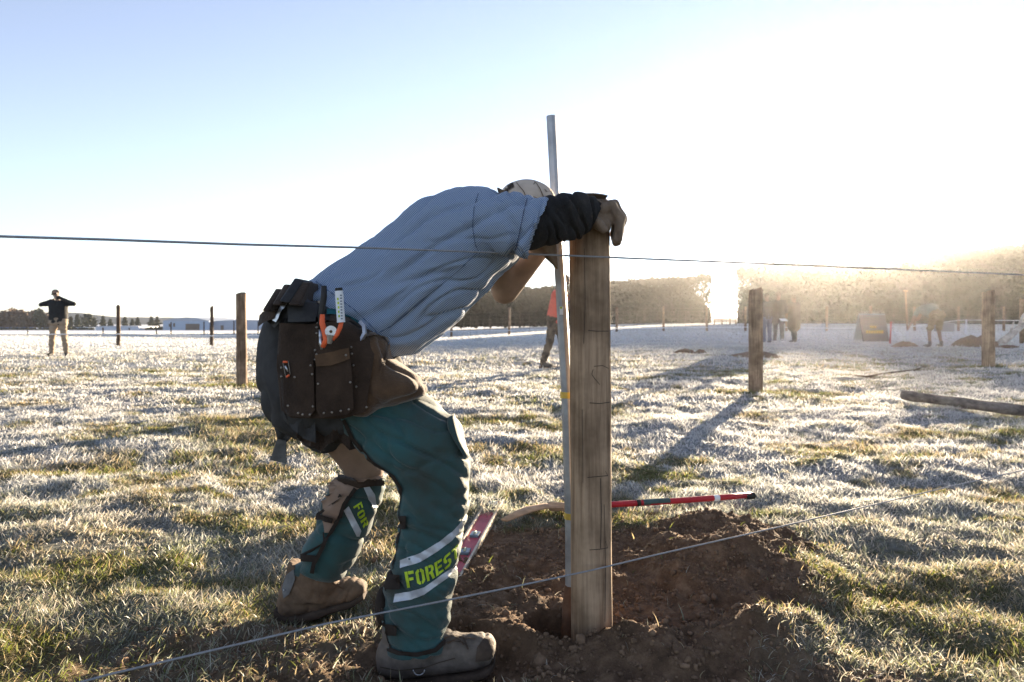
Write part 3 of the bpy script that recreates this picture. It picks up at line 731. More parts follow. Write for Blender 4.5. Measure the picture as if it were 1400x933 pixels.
# --- body: one continuous figure, mostly under the clothes
def body():
    bm = bmesh.new()
    Yc = 2.07
    loft(bm, [(385, 440, 500, 500, Yc, .14), (430, 400, 530, 470, Yc, .14), (500, 352, 575, 430, Yc, .13), (572, 302, 636, 380, Yc, .15), (632, 290, 686, 350, Yc, .15), (672, 290, 708, 335, Yc, .09)], 20)
    # hips
    ball(bm, P(425, 500, 2.03), (.13, .15, .12))
    # near leg
    caps(bm, P(430, 525, 2.0), .062, P(592, 612, 1.95), .052); caps(bm, P(592, 612, 1.95), .052, P(580, 690, 1.94), .052); caps(bm, P(580, 690, 1.94), .052, P(566, 878, 1.93), .038)
    caps(bm, P(560, 890, 1.93), .036, P(640, 900, 1.95), .03)
    # far leg
    caps(bm, P(425, 530, 2.13), .085, P(500, 640, 2.22), .062); caps(bm, P(500, 640, 2.22), .058, P(470, 700, 2.24), .055); caps(bm, P(470, 700, 2.24), .055, P(412, 800, 2.28), .038)
    caps(bm, P(412, 812, 2.28), .036, P(478, 806, 2.32), .03)
    # neck and head, face down
    caps(bm, P(672, 312, Yc), .062, P(712, 300, Yc+.01), .055)
    ball(bm, P(726, 296, 2.08), (.092, .078, .105), Matrix.Rotation(R(-32), 3, 'Y'), 3)
    ball(bm, P(738, 322, 2.08), (.055, .055, .06)); ball(bm, P(756, 322, 2.08), (.016, .013, .02)); ball(bm, P(727, 300, 2.005), (.018, .009, .028)); ball(bm, P(727, 300, 2.155), (.018, .009, .028))
    # near arm
    caps(bm, P(655, 306, 1.92), .048, P(745, 303, 1.88), .044); caps(bm, P(745, 303, 1.88), .048, P(806, 292, 2.02), .034)
    # far arm: shoulder, elbow hanging low, forearm up to the post
    caps(bm, P(668, 322, 2.2), .052, P(690, 398, 2.3), .045); caps(bm, P(690, 398, 2.3), .047, P(742, 335, 2.28), .036); caps(bm, P(742, 335, 2.28), .036, P(806, 292, 2.2), .03)
    me = remesh('body', bm, .009, 5, .5)
    o = link('body', me, SKIN, W); return o
BODY = body()
EYE = mat('eye', (0.05, 0.04, 0.035), 0.3, bump=0)
for yy in (2.05, 2.11):
    bm = bmesh.new(); ball(bm, P(757, 312, yy), .008); obj('eye', bm, EYE, W)
# rolled forearm bare: outline visible under the shirt
bm = bmesh.new()
# --- shirt
def shirt():
    bm = bmesh.new(); Yc = 2.07
    loft(bm, [(418, 386, 508, 478, Yc, .155), (424, 381, 530, 490, Yc, .165), (462, 358, 562, 487, Yc, .175), (506, 333, 594, 470, Yc, .185), (545, 299, 628, 440, Yc, .195), (572, 276, 652, 412, Yc, .205),
              (608, 265, 678, 386, Yc, .21), (650, 262, 702, 366, Yc, .20), (684, 266, 716, 350, Yc, .15), (700, 285, 718, 330, Yc, .08)], 40, 5, 2.3)
    loft(bm, [(625, 268, 628, 352, 1.98, .10), (655, 263, 655, 348, 1.92, .09), (690, 263, 686, 350, 1.885, .082), (722, 265, 707, 353, 1.87, .078), (751, 269, 723, 357, 1.862, .078), (746, 275, 722, 350, 1.862, .069), (728, 276, 712, 345, 1.865, .066)], 28, 5)
    loft(bm, [(640, 270, 645, 350, 2.18, .10), (668, 268, 665, 356, 2.26, .08), (690, 280, 676, 372, 2.30, .075), (700, 295, 690, 372, 2.32, .07)], 24, 4)
    def d(c, n):
        q = nz3(c, 5, (1, 1, 1))*0.010
        # folds fanning from the armpit down to the belly
        u = (c.x*0.75+c.z*0.95); v = (c.x*0.9-c.z*0.7)
        f = math.sin((u*34+nz3(c, 4)*5.5))
        below = max(0, min(1, (1.23-c.z)/.25))
        q += 0.003*f*below
        a = axc(c); wv = Vector((a.x+.05*nz3(c, 3), a.y, a.z+.05*nz3(c, 4)))
        q -= .013*crease(wv, 6, (.55, .8, 1.9), 4.5) + .008*crease(wv, 11, (.5, .8, 1.6), 5, 9)*(.4+below)
        q += .008*nz3(c, 8)
        # sleeve folds
        if c.x > -0.12 and c.z > 1.12 and c.y < 2.0:
            q -= 0.009*crease(Vector((c.x*.95+c.z*.3+.03*nz3(c, 6), c.y, c.z)), 12, (1.7, .4, .5), 4.5, 3)*min(1, (c.x+.12)*12)
        q += 0.004*abs(nz3(c, 13, (1, 1, 2)))-0.001
        return q
    me = remesh('shirt', bm, .0058, 4, .5, d)
    return link('shirt', me, SHIRT, W)
SH = shirt(); SHB = bvh_of(SH.data)
patch('sleeve_hem', [ribbon([(741, 268), (737, 285), (730, 310), (722, 335), (716, 356)], 2.2)], SHB, SHIRT, SH, 3, .002, .002, sm=4)
patch('sleeve_hem', [ribbon([(722, 266), (716, 290), (710, 320), (703, 350)], 1.2)], SHB, mat('shirt_seam', (0.08, 0.1, 0.17), 0.9, bump=0), SH, 5, .001, .002)
SEAM = mat('shirt_hem_seam', (0.10, 0.14, 0.22), 0.9, bump=0)
patch('shirt_seam', [ribbon([(654, 265), (648, 285), (646, 310), (650, 335), (656, 348)], 1.1)], SHB, SEAM, SH, 5, .0008, .0014)
patch('shirt_seam', [ribbon([(432, 385), (455, 402), (485, 424), (512, 450), (532, 484)], 1.0)], SHB, SEAM, SH, 5, .0008, .0014)
patch('side_seam', [ribbon([(652, 346), (625, 372), (590, 400), (560, 425), (535, 446), (518, 455)], 1.0)], SHB, SEAM, SH, 5, .0008, .0014)
# --- dark undersleeve on the near arm
def usleeve():
    bm = bmesh.new()
    loft(bm, [(722, 277, 706, 342, 1.87, .062), (752, 266, 724, 342, 1.868, .066), (778, 264, 748, 336, 1.885, .064), (797, 264, 776, 331, 1.93, .058), (814, 268, 796, 326, 1.985, .05), (824, 280, 808, 316, 2.02, .042)], 28, 6)
    def d(c, n):
        s = c.x*0.95+c.z*0.45
        w_ = Vector((s+.012*nz3(c, 9), c.y, c.z)); return -.0075*crease(w_, 17, (1.9, .6, .4), 3.5, 2)*max(0, min(1, (c.x-.07)*25)) + nz3(c, 14)*.005 + nz3(c, 40)*.0012
    return link('undersleeve', remesh('undersleeve', bm, .0042, 3, .5, d), SLEEVE, W)
US = usleeve()
# --- gloves
def glove(name, dy, sgn):
    bm = bmesh.new()
    def q(px, py, Y): return P(px, py, Y+dy)
    caps(bm, q(806, 290, 2.04), .036, q(822, 287, 2.07), .036)
    caps(bm, q(812, 292, 2.04), .034, q(833, 293, 2.07), .033); caps(bm, q(806, 302, 2.02), .022, q(826, 308, 2.02), .022); caps(bm, q(812, 297, 2.02), .026, q(830, 300, 2.03), .024)
    for i, (k0, k1, tip, r) in enumerate([((836, 283), (850, 300), (845, 327), .0125), ((838, 281), (852, 299), (844, 331), .013), ((838, 281), (849, 298), (842, 327), .0125), ((834, 284), (846, 301), (840, 321), .011)]):
        Y = 2.015+i*.032
        caps(bm, q(822, 287, Y), .019, q(k0[0], k0[1], Y), .0185); caps(bm, q(k0[0], k0[1], Y), .018, q(k1[0]-2, k1[1], Y), .0165); caps(bm, q(k1[0]-2, k1[1], Y), .0163, q(tip[0]-1, tip[1], Y), r*1.1)
    # thumb leaves the side of the palm and hooks over the near face
    ty = 2.035 if sgn > 0 else 2.15
    caps(bm, q(808, 297, ty), .018, q(818, 305, ty-.04*sgn), .0155); caps(bm, q(818, 305, ty-.04*sgn), .0155, q(826, 314, ty-.045*sgn), .013)
    # cuff
    caps(bm, q(799, 284, 2.03), .037, q(809, 287, 2.04), .036)
    me = remesh(name, bm, .0032, 3, .5, lambda c, n: 0.0022*nz3(c, 38)+0.0016*math.sin(c.x*190+c.z*60+nz3(c, 20)*3))
    return link(name, me, GLOVE, W)
GL1 = glove('glove', 0.0, 1); GL2 = glove('glove', 0.105, -1)
bm = bmesh.new()
vv = [P(798, 266, 2.02), P(812, 265.5, 2.0), P(824, 267, 2.0), P(831, 268.5, 2.02), P(827, 273, 2.04), P(814, 272, 2.04), P(800, 271, 2.05)]
f = bm.faces.new([bm.verts.new(v) for v in vv]); e = bmesh.ops.extrude_face_region(bm, geom=[f]); bmesh.ops.translate(bm, vec=(0, .004, .004), verts=[g for g in e['geom'] if isinstance(g, bmesh.types.BMVert)])
obj('cuff_flap', bm, GLOVE, GL1, False)
# --- cap: crown, brim, strap
def cap():
    bm = bmesh.new()
    rot = Matrix.Rotation(R(-14), 3, 'Y')
    ball(bm, P(722, 274, 2.08), (.088, .083, .062), Matrix.Rotation(R(8), 3, 'Y'), 4)
    for v in bm.verts:
        v.co.z += 0.0
    me = remesh('cap', bm, .005, 3, .5, lambda c, n: nz3(c, 14)*.003)
    o = link('cap', me, CAPM, W)
    bm = bmesh.new()
    # brim: stiff curved tongue pointing down past the face
    K = 12; J = 10; g = []
    for i in range(K+1):
        t = i/K; row = []
        cx, cy = 752+11*t-4*t*t, 284+84*t
        hw = .078*math.sqrt(max(.02, 1-(t*0.96)**3))
        for j in range(J+1):
            s = j/J*2-1; c = P(cx, cy, 2.06)
            row.append(bm.verts.new(c+Vector((-.06*s*s*(hw/.078)+.008, hw*s, .02*s*s))))
        g.append(row)
    for i in range(K):
        for j in range(J): bm.faces.new((g[i][j], g[i+1][j], g[i+1][j+1], g[i][j+1]))
    b_ = obj('brim', bm, mat('brown_cap_brim', (0.2, 0.14, 0.095), 0.8, var=0.2, bump=0.2), o)
    s = b_.modifiers.new('s', 'SOLIDIFY'); s.thickness = .006
    B = bvh_of(me)
    patch('strap', [[(690, 262), (692, 251), (699, 248), (702, 252), (697, 255), (694, 266)]], B, SUEDE, o, 4, .002, .003)
    patch('cap_seam', [ribbon([(706, 250), (716, 262), (722, 276)], 1.0), ribbon([(730, 246), (738, 258), (744, 272)], 1.0), ribbon([(750, 252), (754, 262), (758, 272)], 1.0)], B, SUEDE2, o, 4, .001, .001)
    polyobj('hair', [P(689, 266, 2.02), P(684, 262, 2.0), P(680, 257, 2.0)], [.012, .008, .002], mat('brown_hair', (0.12, 0.08, 0.05), 0.8, var=.4, bump=.3), None, None, parent=W)
cap()
# --- shorts
def shorts():
    bm = bmesh.new(); Yc = 2.05
    loft(bm, [(392, 410, 512, 462, Yc, .13), (373, 428, 545, 490, Yc, .165), (359, 462, 552, 520, Yc, .17), (357, 500, 545, 548, Yc, .172), (363, 540, 520, 575, Yc, .165), (376, 572, 500, 592, Yc+.02, .15), (405, 596, 478, 602, Yc+.04, .09)], 40, 5, 2.3)
    loft(bm, [(405, 530, 490, 510, 2.14, .10), (398, 575, 500, 560, 2.16, .105), (412, 604, 488, 592, 2.18, .10), (437, 617, 478, 606, 2.2, .085)], 28, 4)
    return link('shorts', remesh('shorts', bm, .007, 4, .5, lambda c, n: nz3(c, 6)*.008-.011*crease(c, 7, (1.3, 1, .8), 4.5)), NAVY, W)
SO = shorts()
# --- chaps
def chap_near():
    bm = bmesh.new(); Y0 = 1.97
    loft(bm, [(560, 528, 455, 572, 2.0, .105), (592, 545, 478, 600, 1.98, .115), (622, 568, 508, 632, 1.955, .115), (636, 598, 532, 652, 1.94, .108), (643, 632, 543, 664, 1.94, .10), (643, 655, 546, 678, 1.94, .095),
              (640, 690, 546, 700, 1.94, .092), (634, 735, 541, 745, 1.94, .09), (624, 785, 527, 792, 1.935, .088), (617, 825, 522, 832, 1.93, .085), (614, 860, 523, 862, 1.93, .083), (612, 884, 529, 888, 1.93, .082)], 40, 5, 2.2)
    def d(c, n):
        q = nz3(c, 5)*.008
        wv = Vector((c.x+.04*nz3(c, 4), c.y, c.z+c.x*.4+.04*nz3(c, 5)))
        q -= .010*crease(wv, 6, (.6, .6, 1.9), 4.5)+.008*crease(wv, 13, (.6, .6, 1.5), 5, 4)
        # creases behind the knee and slump above the boot
        z = c.z
        q += .004*math.sin(z*75+c.x*30+nz3(c, 8)*4)*math.exp(-((z-.48)/.1)**2)
        q += .004*math.sin((z+c.x*.55)*58+nz3(c, 6)*4)*math.exp(-((z-.12)/.13)**2)
        q += .003*math.sin((z*.8+c.x*.45)*60+nz3(c, 5)*3)*max(0, min(1, (z-.5)*6))
        q += .003*abs(nz3(c, 18))
        return q
    me = remesh('near_chap', bm, .0055, 4, .5, d); o = link('leg_chap', me, TEAL, W)
    o['label'] = 'teal canvas chap on the near leg'
    return o
CH = chap_near(); CHB = bvh_of(CH.data)
# binding and lining edges
patch('edge_binding', [ribbon([(529, 879), (532, 888), (545, 893), (570, 895), (595, 889), (609, 876)], 6)], CHB, EDGE, CH, 5, .002, .005)
patch('edge_binding', [ribbon([(470, 574), (482, 600), (508, 632), (538, 652), (548, 668), (543, 700), (546, 722), (538, 760), (532, 790), (521, 815), (523, 850), (529, 880)], 5)], CHB, EDGE, CH, 5, .002, .004)
for (a, b, c, d_) in [((534, 706), (556, 706), (555, 724), (534, 724)), ((520, 786), (547, 786), (547, 806), (522, 806)), ((519, 853), (543, 855), (542, 869), (519, 868))]:
    patch('strap_buckle', [[a, b, c, d_]], CHB, EDGE, CH, 5, .004, .010)
# loose calf flap
bm = bmesh.new(); ball(bm, P(524, 828, 1.95), (.023, .045, .055), None, 3); obj('calf_lining', bm, EDGE, CH)
bm = bmesh.new(); loft(bm, [(621, 566, 612, 572, 1.9, .03), (626, 580, 612, 584, 1.9, .045), (632, 600, 622, 602, 1.9, .05), (641, 618, 634, 622, 1.91, .04)], 14, 3); obj('knee_flap', bm, TEAL, CH)
# stripes
def curve_band(top, th): return [(x, y) for x, y in top]+[(x, y+th) for x, y in top[::-1]]
patch('reflective_stripe', [[(547, 766), (575, 756), (600, 741), (620, 725), (637, 706), (636, 718), (618, 739), (598, 754), (574, 769), (547, 777)]], CHB, REFL, CH, 5, .0015, .0015)
patch('reflective_stripe', [[(540, 812), (560, 809), (580, 803), (598, 790), (618, 776), (629, 762), (627, 775), (612, 790), (598, 800), (580, 813), (562, 820), (538, 824)]], CHB, REFL, CH, 5, .0015, .0015)
def hmir(p): return [(3-x, 5-y) for x, y in p]
RC = lambda a, b, c, d: [(a, b), (c, b), (c, d), (a, d)]
GLY = {'F': [RC(0, 0, 1, 5), RC(1.15, 4.05, 3, 5), RC(1.15, 2.1, 2.6, 3)],
 'O': [[(1.35, 0), (.8, 0), (0, .8), (0, 4.2), (.8, 5), (1.35, 5), (1.35, 4.1), (1, 3.9), (1, 1.1), (1.35, .9)], [(1.65, 0), (2.2, 0), (3, .8), (3, 4.2), (2.2, 5), (1.65, 5), (1.65, 4.1), (2, 3.9), (2, 1.1), (1.65, .9)]],
 'R': [RC(0, 0, 1, 5), [(1.2, 5), (2.3, 5), (3, 4.3), (3, 2.9), (2.5, 2.4), (3.1, 0), (2.1, 0), (1.6, 2), (1.2, 2), (1.2, 2.8), (2, 2.9), (2, 4.1), (1.2, 4.1)]],
 'E': [RC(0, 0, 1, 5), RC(1.15, 4.05, 3, 5), RC(1.15, 2.1, 2.7, 3), RC(1.15, 0, 3, .95)],
 'S': [[(3, 5), (.8, 5), (0, 4.2), (0, 2.9), (.7, 2.1), (1.35, 2.1), (1.35, 3), (1, 3.2), (1, 4), (3, 4.05)], hmir([(3, 5), (.8, 5), (0, 4.2), (0, 2.9), (.7, 2.1), (1.35, 2.1), (1.35, 3), (1, 3.2), (1, 4), (3, 4.05)])],
 'T': [RC(0, 4.05, 1.35, 5), RC(1.65, 4.05, 3, 5), RC(1, 0, 2, 3.85)]}
def word(txt, base, up, adv, bvh, parent, W_=1.0, step=4):
    """base(t)->pixel on the baseline, t in letters"""
    polys = []
    for i, ch in enumerate(txt):
        for g in GLY[ch]:
            pp = []
            for k in range(len(g)):
                a = g[k]; b = g[(k+1) % len(g)]
                for s in (0, .5): pp.append((a[0]+(b[0]-a[0])*s, a[1]+(b[1]-a[1])*s))
            out = []
            for x, y in pp:
                t = i+x/3.0*0.84; bx, by = base(t); ux, uy = up(t); out.append((bx+ux*y/5, by+uy*y/5))
            polys.append(out)
    return patch('lettering', polys, bvh, LIME, parent, step, .0016, .0012)
def quad(p0, p1, p2):
    return lambda t, T: ((1-t/T)**2*p0[0]+2*(1-t/T)*(t/T)*p1[0]+(t/T)**2*p2[0], (1-t/T)**2*p0[1]+2*(1-t/T)*(t/T)*p1[1]+(t/T)**2*p2[1])
_b = quad((557, 804), (600, 796), (629, 757)); word('FOREST', lambda t: _b(t, 6), lambda t: (-4+t*.4, -22+t*1.1), 1, CHB, CH)
# --- far chap
def chap_far():
    bm = bmesh.new()
    loft(bm, [(530, 648, 455, 652, 2.23, .085), (527, 668, 448, 672, 2.23, .088), (518, 692, 437, 700, 2.24, .085), (506, 722, 425, 728, 2.25, .08), (494, 752, 410, 760, 2.265, .078), (480, 780, 400, 778, 2.28, .075), (464, 792, 412, 785, 2.285, .06)], 36, 5, 2.2)
    me = remesh('far_chap', bm, .0055, 4, .5, lambda c, n: -.011*crease(c, 8, (1, .6, 1.6), 4.5)+nz3(c, 6)*.006+.003*math.sin((c.z+c.x)*50+nz3(c, 7)*3)); o = link('leg_chap', me, TEAL, W)
    o['label'] = 'teal canvas chap on the far leg, open behind the knee'; return o
CF = chap_far(); CFB = bvh_of(CF.data)
patch('leg_opening', [[(446, 660), (462, 640), (500, 632), (530, 640), (528, 652), (500, 662), (478, 676), (462, 706), (452, 728), (444, 728), (442, 700)]], CFB, SKIN, CF, 5, .005, .003, sm=3)
patch('edge_binding', [ribbon([(486, 668), (472, 688), (462, 712), (448, 735), (440, 752), (430, 770), (428, 782)], 5)], CFB, EDGE, CF, 5, .012, .004)
patch('edge_binding', [ribbon([(530, 660), (510, 660), (490, 664), (466, 656), (452, 648)], 7)], CFB, SUEDE, CF, 5, .012, .004)
patch('strap_buckle', [ribbon([(424, 698), (436, 706), (456, 710)], 9)], CFB, EDGE, CF, 5, .014, .007)
patch('strap_buckle', [ribbon([(397, 755), (410, 762), (432, 764)], 9)], CFB, EDGE, CF, 5, .005, .007)
patch('strap_buckle', [ribbon([(452, 650), (458, 642), (466, 640)], 11)], CFB, EDGE, CF, 5, .005, .008)
patch('reflective_stripe', [[(470, 698), (477, 692), (494, 726), (490, 738)]], CFB, REFL, CF, 5, .0015, .0015)
patch('reflective_stripe', [[(496, 664), (503, 662), (512, 676), (515, 694), (509, 695), (503, 680)]], CFB, REFL, CF, 5, .006, .0015)
_c = quad((483, 693), (490, 706), (499, 727)); word('FOR', lambda t: _c(t, 3.2), lambda t: (11-t*1.5, -7+t*.4), 1, CFB, CF, step=3)
# --- boots
def boot(name, Y, heel, toe, solel, ank, label, dust):
    """pixel outlines: list of section pairs (top,bottom) from heel to toe"""
    bm = bmesh.new()
    loft(bm, [(a, b, c, d_, Y+dyy, h) for (a, b, c, d_, dyy, h) in heel], 28, 4, 2.4)
    loft(bm, ank, 24, 3, 2.1)
    me = remesh(name, bm, .0045, 3, .5, lambda c, n: nz3(c, 16)*.004+.002*abs(nz3(c, 40))-.0055*crease(c, 11, (1.6, .6, 1), 5)*max(0, min(1, (c.z+.03)*25)))
    o = link('boot', me, BOOT, W); o['label'] = label
    B = bvh_of(me)
    bm = bmesh.new(); loft(bm, solel, 24, 4, 4)
    link('sole', remesh('sole', bm, .004, 1, .4, lambda c, n: nz3(c, 30)*.003), SOLE, o)
    return o, B
b1, B1 = boot('b', 1.93, [(516, 888, 520, 920, 0, .03), (524, 872, 528, 923, 0, .045), (550, 866, 552, 924, 0, .05), (585, 862, 585, 922, 0, .05), (612, 862, 610, 918, 0, .05), (630, 868, 632, 914, 0, .053), (650, 868, 652, 910, .0, .055), (668, 870, 668, 906, 0, .05), (677, 882, 677, 898, 0, .03)], None,
    [(515, 918, 518, 932, 1.93, .035), (528, 921, 530, 935, 1.93, .045), (560, 922, 562, 935, 1.93, .045), (600, 918, 602, 930, 1.93, .045), (640, 911, 642, 924, 1.93, .055), (664, 905, 666, 917, 1.93, .052), (677, 896, 677, 906, 1.93, .035)],
    [(523, 850, 600, 850, 1.93, .062), (523, 875, 612, 872, 1.93, .058), (522, 900, 618, 895, 1.93, .052)], 'grey dusty boot on the near foot', 0)
patch('toe_cap', [[(650, 905), (652, 886), (662, 872), (672, 872), (679, 884), (677, 896), (668, 903)]], B1, SOLE, b1, 4, .001, .0025)
patch('boot_seam', [ribbon([(520, 912), (545, 917), (580, 913), (600, 906), (622, 900)], 1.4)], B1, SOLE, b1, 4, .001, .002)
patch('boot_seam', [ribbon([(604, 880), (618, 876), (632, 878), (640, 884)], 1.4), ribbon([(634, 872), (637, 880), (640, 888)], 2.5)], B1, SOLE, b1, 4, .001, .003)
# D ring and eyelet
bm = bmesh.new(); cc = P(573, 915, 1.872); tube(bm, [cc+Vector((math.cos(R(a))*.0155, -.004, math.sin(R(a))*.014)) for a in range(-180, 1, 15)], .0017, 8); obj('lace_ring', bm, STEEL, b1)
patch('lace', [ribbon([(608, 873), (620, 868), (636, 872), (650, 874)], 2.0), ribbon([(612, 880), (626, 872), (634, 882)], 1.6)], B1, SUEDE2, b1, 4, .002, .003)
b2, B2 = boot('b', 2.29, [(381, 812, 384, 836, 0, .03), (388, 796, 390, 842, 0, .045), (405, 785, 408, 842, 0, .05), (430, 785, 432, 836, .005, .05), (452, 795, 455, 828, .015, .05), (470, 792, 474, 822, .025, .053), (488, 792, 488, 815, .035, .048), (500, 797, 500, 808, .04, .03)], None,
    [(378, 828, 380, 845, 2.29, .035), (392, 834, 394, 850, 2.29, .045), (412, 836, 414, 850, 2.29, .048), (436, 828, 438, 842, 2.295, .048), (456, 822, 458, 832, 2.305, .052), (480, 816, 482, 826, 2.32, .05), (499, 806, 500, 816, 2.33, .035)],
    [(396, 765, 460, 790, 2.28, .055), (390, 790, 462, 800, 2.28, .055), (386, 815, 455, 820, 2.285, .05)], 'brown dusty boot on the far foot', 1)
b2.data.materials.clear(); b2.data.materials.append(mat('brown_boot_leather', (0.125, 0.082, 0.052), 0.85, var=.4, scale=18, bump=.5, bscale=90))
patch('boot_tab', [[(392, 786), (402, 778), (404, 792), (396, 812), (388, 818), (386, 805)]], B2, mat('grey_tab', (0.12, 0.12, 0.12), .7), b2, 4, .003, .003)
bm = bmesh.new(); ball(bm, proj(B2, 390, 807, .008), .003); obj('eyelet', bm, STEEL, b2)
patch('lace', [ribbon([(450, 814), (460, 802), (468, 794)], 3), ribbon([(455, 798), (470, 806)], 2)], B2, SUEDE2, b2, 4, .002, .003)

# --- tool belt
HB = bvh_of(SO.data, CH.data, SH.data)
def hull_surface(extra=.012):
    """a smooth barrel round the hip that the leather hangs on"""
    bm = bmesh.new(); Yc = 2.03
    loft(bm, [(376, 400, 470, 420, Yc, .165), (366, 425, 540, 460, Yc, .19), (362, 470, 575, 500, Yc, .205), (366, 520, 590, 545, Yc, .205), (378, 565, 560, 590, Yc, .19), (400, 590, 520, 600, Yc, .16)], 40, 4, 2.2)
    me = bpy.data.meshes.new('t'); bm.to_mesh(me); bm.free(); b = bvh_of(me); return b
HS = hull_surface()
TB = empty('tool_belt', P(440, 450, 1.84)); TB.parent = W; TB.matrix_parent_inverse = Matrix.Translation(-W.location)
def relink(o): return o
def tb(name, polys, m, off=.004, th=.004, step=6, bv=None, parent=None):
    o = patch(name, polys, bv or HS, m, TBM if parent is None else parent, step, off, th, 1.85); return o
bpy.data.objects.remove(TB)
TBM = patch('tool_belt', [ribbon([(366, 440), (380, 425), (400, 418), (430, 420), (470, 430), (500, 445), (520, 462)], 26)], HS, BLACKL, W, 6, .001, .006, 1.85)
tb('teal_webbing', [ribbon([(446, 428), (460, 429), (478, 433), (492, 443)], 7)], mat('teal_webbing', (0.01, .09, .1), .8), .009, .003)
tb('leather_panel', [[(384, 442), (425, 444), (470, 440), (500, 455), (512, 478), (506, 520), (500, 562), (470, 572), (400, 571), (386, 560), (380, 500)]], SUEDE, .008, .005)
tb('leather_pouch', [[(386, 497), (430, 492), (432, 560), (426, 570), (398, 568), (390, 555)]], SUEDE, .015, .012)
tb('leather_pouch', [[(434, 480), (478, 474), (482, 520), (484, 558), (474, 566), (440, 570), (434, 558)]], SUEDE, .018, .016)
tb('pouch_cuff', [[(434, 486), (477, 478), (479, 492), (455, 500), (436, 501)]], SUEDE2, .036, .004)
tb('belt_loop', [[(394, 412), (428, 408), (434, 418), (432, 441), (396, 441)]], BLACKL, .012, .012)
for (a, b, c) in [((396, 400), (382, 424), 9), ((408, 394), (396, 416), 11), ((422, 387), (406, 412), 12), ((430, 391), (418, 416), 13)]:
    bm = bmesh.new(); p0 = P(a[0], a[1], 1.97); p1 = P(b[0], b[1], 1.9); d_ = p1-p0; rt = Vector((0, -1, 0)); sx_ = d_.cross(rt).normalized()
    box(bm, (p0+p1)/2+sx_*0, (d_.length+.02, .2, c/F*2.1), Matrix((d_.normalized(), Vector((0, 1, 0)), sx_)).transposed(), .006); obj('back_pad', bm, SUEDE if c != 12 else BLACKL, TBM)
tb('belt_flank', [[(455, 396), (478, 405), (505, 425), (520, 450), (528, 462), (505, 458), (480, 440), (450, 440)]], SUEDE, .004, .006)
tb('waist_buckle', [ribbon([(394, 414), (386, 428), (380, 440)], [7, 4, 7])], STEEL, .022, .004, 3)
tb('side_pouch', [[(360, 432), (364, 427), (382, 424), (378, 436), (366, 441), (358, 448)]], SUEDE, .014, .02)
# open front bag and flap
def bag():
    bm = bmesh.new()
    loft(bm, [(498, 460, 470, 565, 1.92, .07), (516, 455, 500, 570, 1.915, .075), (526, 462, 525, 560, 1.925, .075), (531, 470, 535, 545, 1.94, .065)], 26, 5, 2.6)
    loft(bm, [(516, 480, 490, 565, 1.95, .11), (545, 495, 520, 562, 1.945, .115), (566, 508, 545, 553, 1.94, .10), (582, 522, 572, 545, 1.94, .07), (586, 530, 584, 541, 1.94, .03)], 26, 5, 2.2)
    o = link('front_bag', remesh('front_bag', bm, .0055, 4, .5, lambda c, n: nz3(c, 7)*.008-.009*crease(c, 9, (1, 1, .7), 4.5)), SUEDE2, TBM); return o
BG = bag(); BGB = bvh_of(BG.data)
patch('bag_rim', [ribbon([(492, 462), (510, 456), (525, 458), (532, 467)], 7)], BGB, SUEDE2, BG, 5, .006, .008)
patch('leather_lace', [ribbon([(532, 470), (527, 490), (521, 505), (520, 514), (524, 518)], 2.2)], BGB, SUEDE2, BG, 5, .004, .004)
# seams and rivets
HSB = HS
RIV = mat('dull_rivet', (.22, .19, .16), .5, .6, bump=0)
bm = bmesh.new(); riv = [(433, 448), (433, 456), (431, 479), (431, 492), (425, 500), (427, 512), (435, 525), (428, 556), (443, 565), (454, 564), (466, 562), (477, 560), (403, 516), (385, 503), (385, 515), (394, 555), (414, 567), (424, 567), (473, 486), (481, 484), (483, 500), (479, 523), (487, 529), (501, 557), (433, 432), (408, 565), (433, 485), (480, 475)]
panels = bvh_of(*[o.data for o in TBM.children if o.name.startswith(('leather_p', 'pouch_cuff'))], BG.data)
for k, (x, y) in enumerate(riv):
    bm = bmesh.new(); p = proj(panels, x, y, .001, 1.84); ball(bm, p, (.0035, .0022, .0035), None, 2); obj('rivet', bm, RIV, TBM)
for x, y in ((400, 417), (435, 418)):
    bm = bmesh.new(); p = proj(bvh_of(TBM.data), x, y, .016, 1.84); ball(bm, p, (.006, .003, .006), None, 2); obj('rivet', bm, RIV, TBM)
# hanging leather: apron corners and tail strap
def hang(name, outline, Y, th, m, parent, wav=.01, curl=0.0):
    bm = bmesh.new(); vs = [bm.verts.new((p[0], -p[1], 0)) for p in outline]
    for t in tessellate_polygon([[Vector((p[0], -p[1], 0)) for p in outline]]): bm.faces.new([vs[i] for i in t])
    for ax_, rng in ((0, [p[0] for p in outline]), (1, [-p[1] for p in outline])):
        v0 = min(rng)+3
        while v0 < max(rng):
            co = (v0, 0, 0) if ax_ == 0 else (0, v0, 0); no = (1, 0, 0) if ax_ == 0 else (0, 1, 0)
            bmesh.ops.bisect_plane(bm, geom=bm.verts[:]+bm.edges[:]+bm.faces[:], plane_co=co, plane_no=no); v0 += 6
    for v in bm.verts:
        x, y = v.co.x, -v.co.y; v.co = P(x, y, Y+wav*math.sin(x*.25+y*.07)+curl*(y-outline[0][1])/60)
    e = bmesh.ops.extrude_face_region(bm, geom=bm.faces[:]); bmesh.ops.translate(bm, vec=(0, th, 0), verts=[g for g in e['geom'] if isinstance(g, bmesh.types.BMVert)])
    bmesh.ops.recalc_face_normals(bm, faces=bm.faces); return auto(obj(name, bm, m, parent), 50)
hang('apron_flap', [(398, 568), (440, 566), (470, 572), (478, 590), (492, 612), (478, 616), (462, 600), (448, 608), (438, 618), (430, 612), (418, 608), (406, 598)], 1.93, .006, SUEDE, TBM, .014)
hang('apron_flap', [(386, 560), (430, 566), (432, 606), (415, 600), (398, 585)], 1.9, .006, NAVY, TBM, .01)
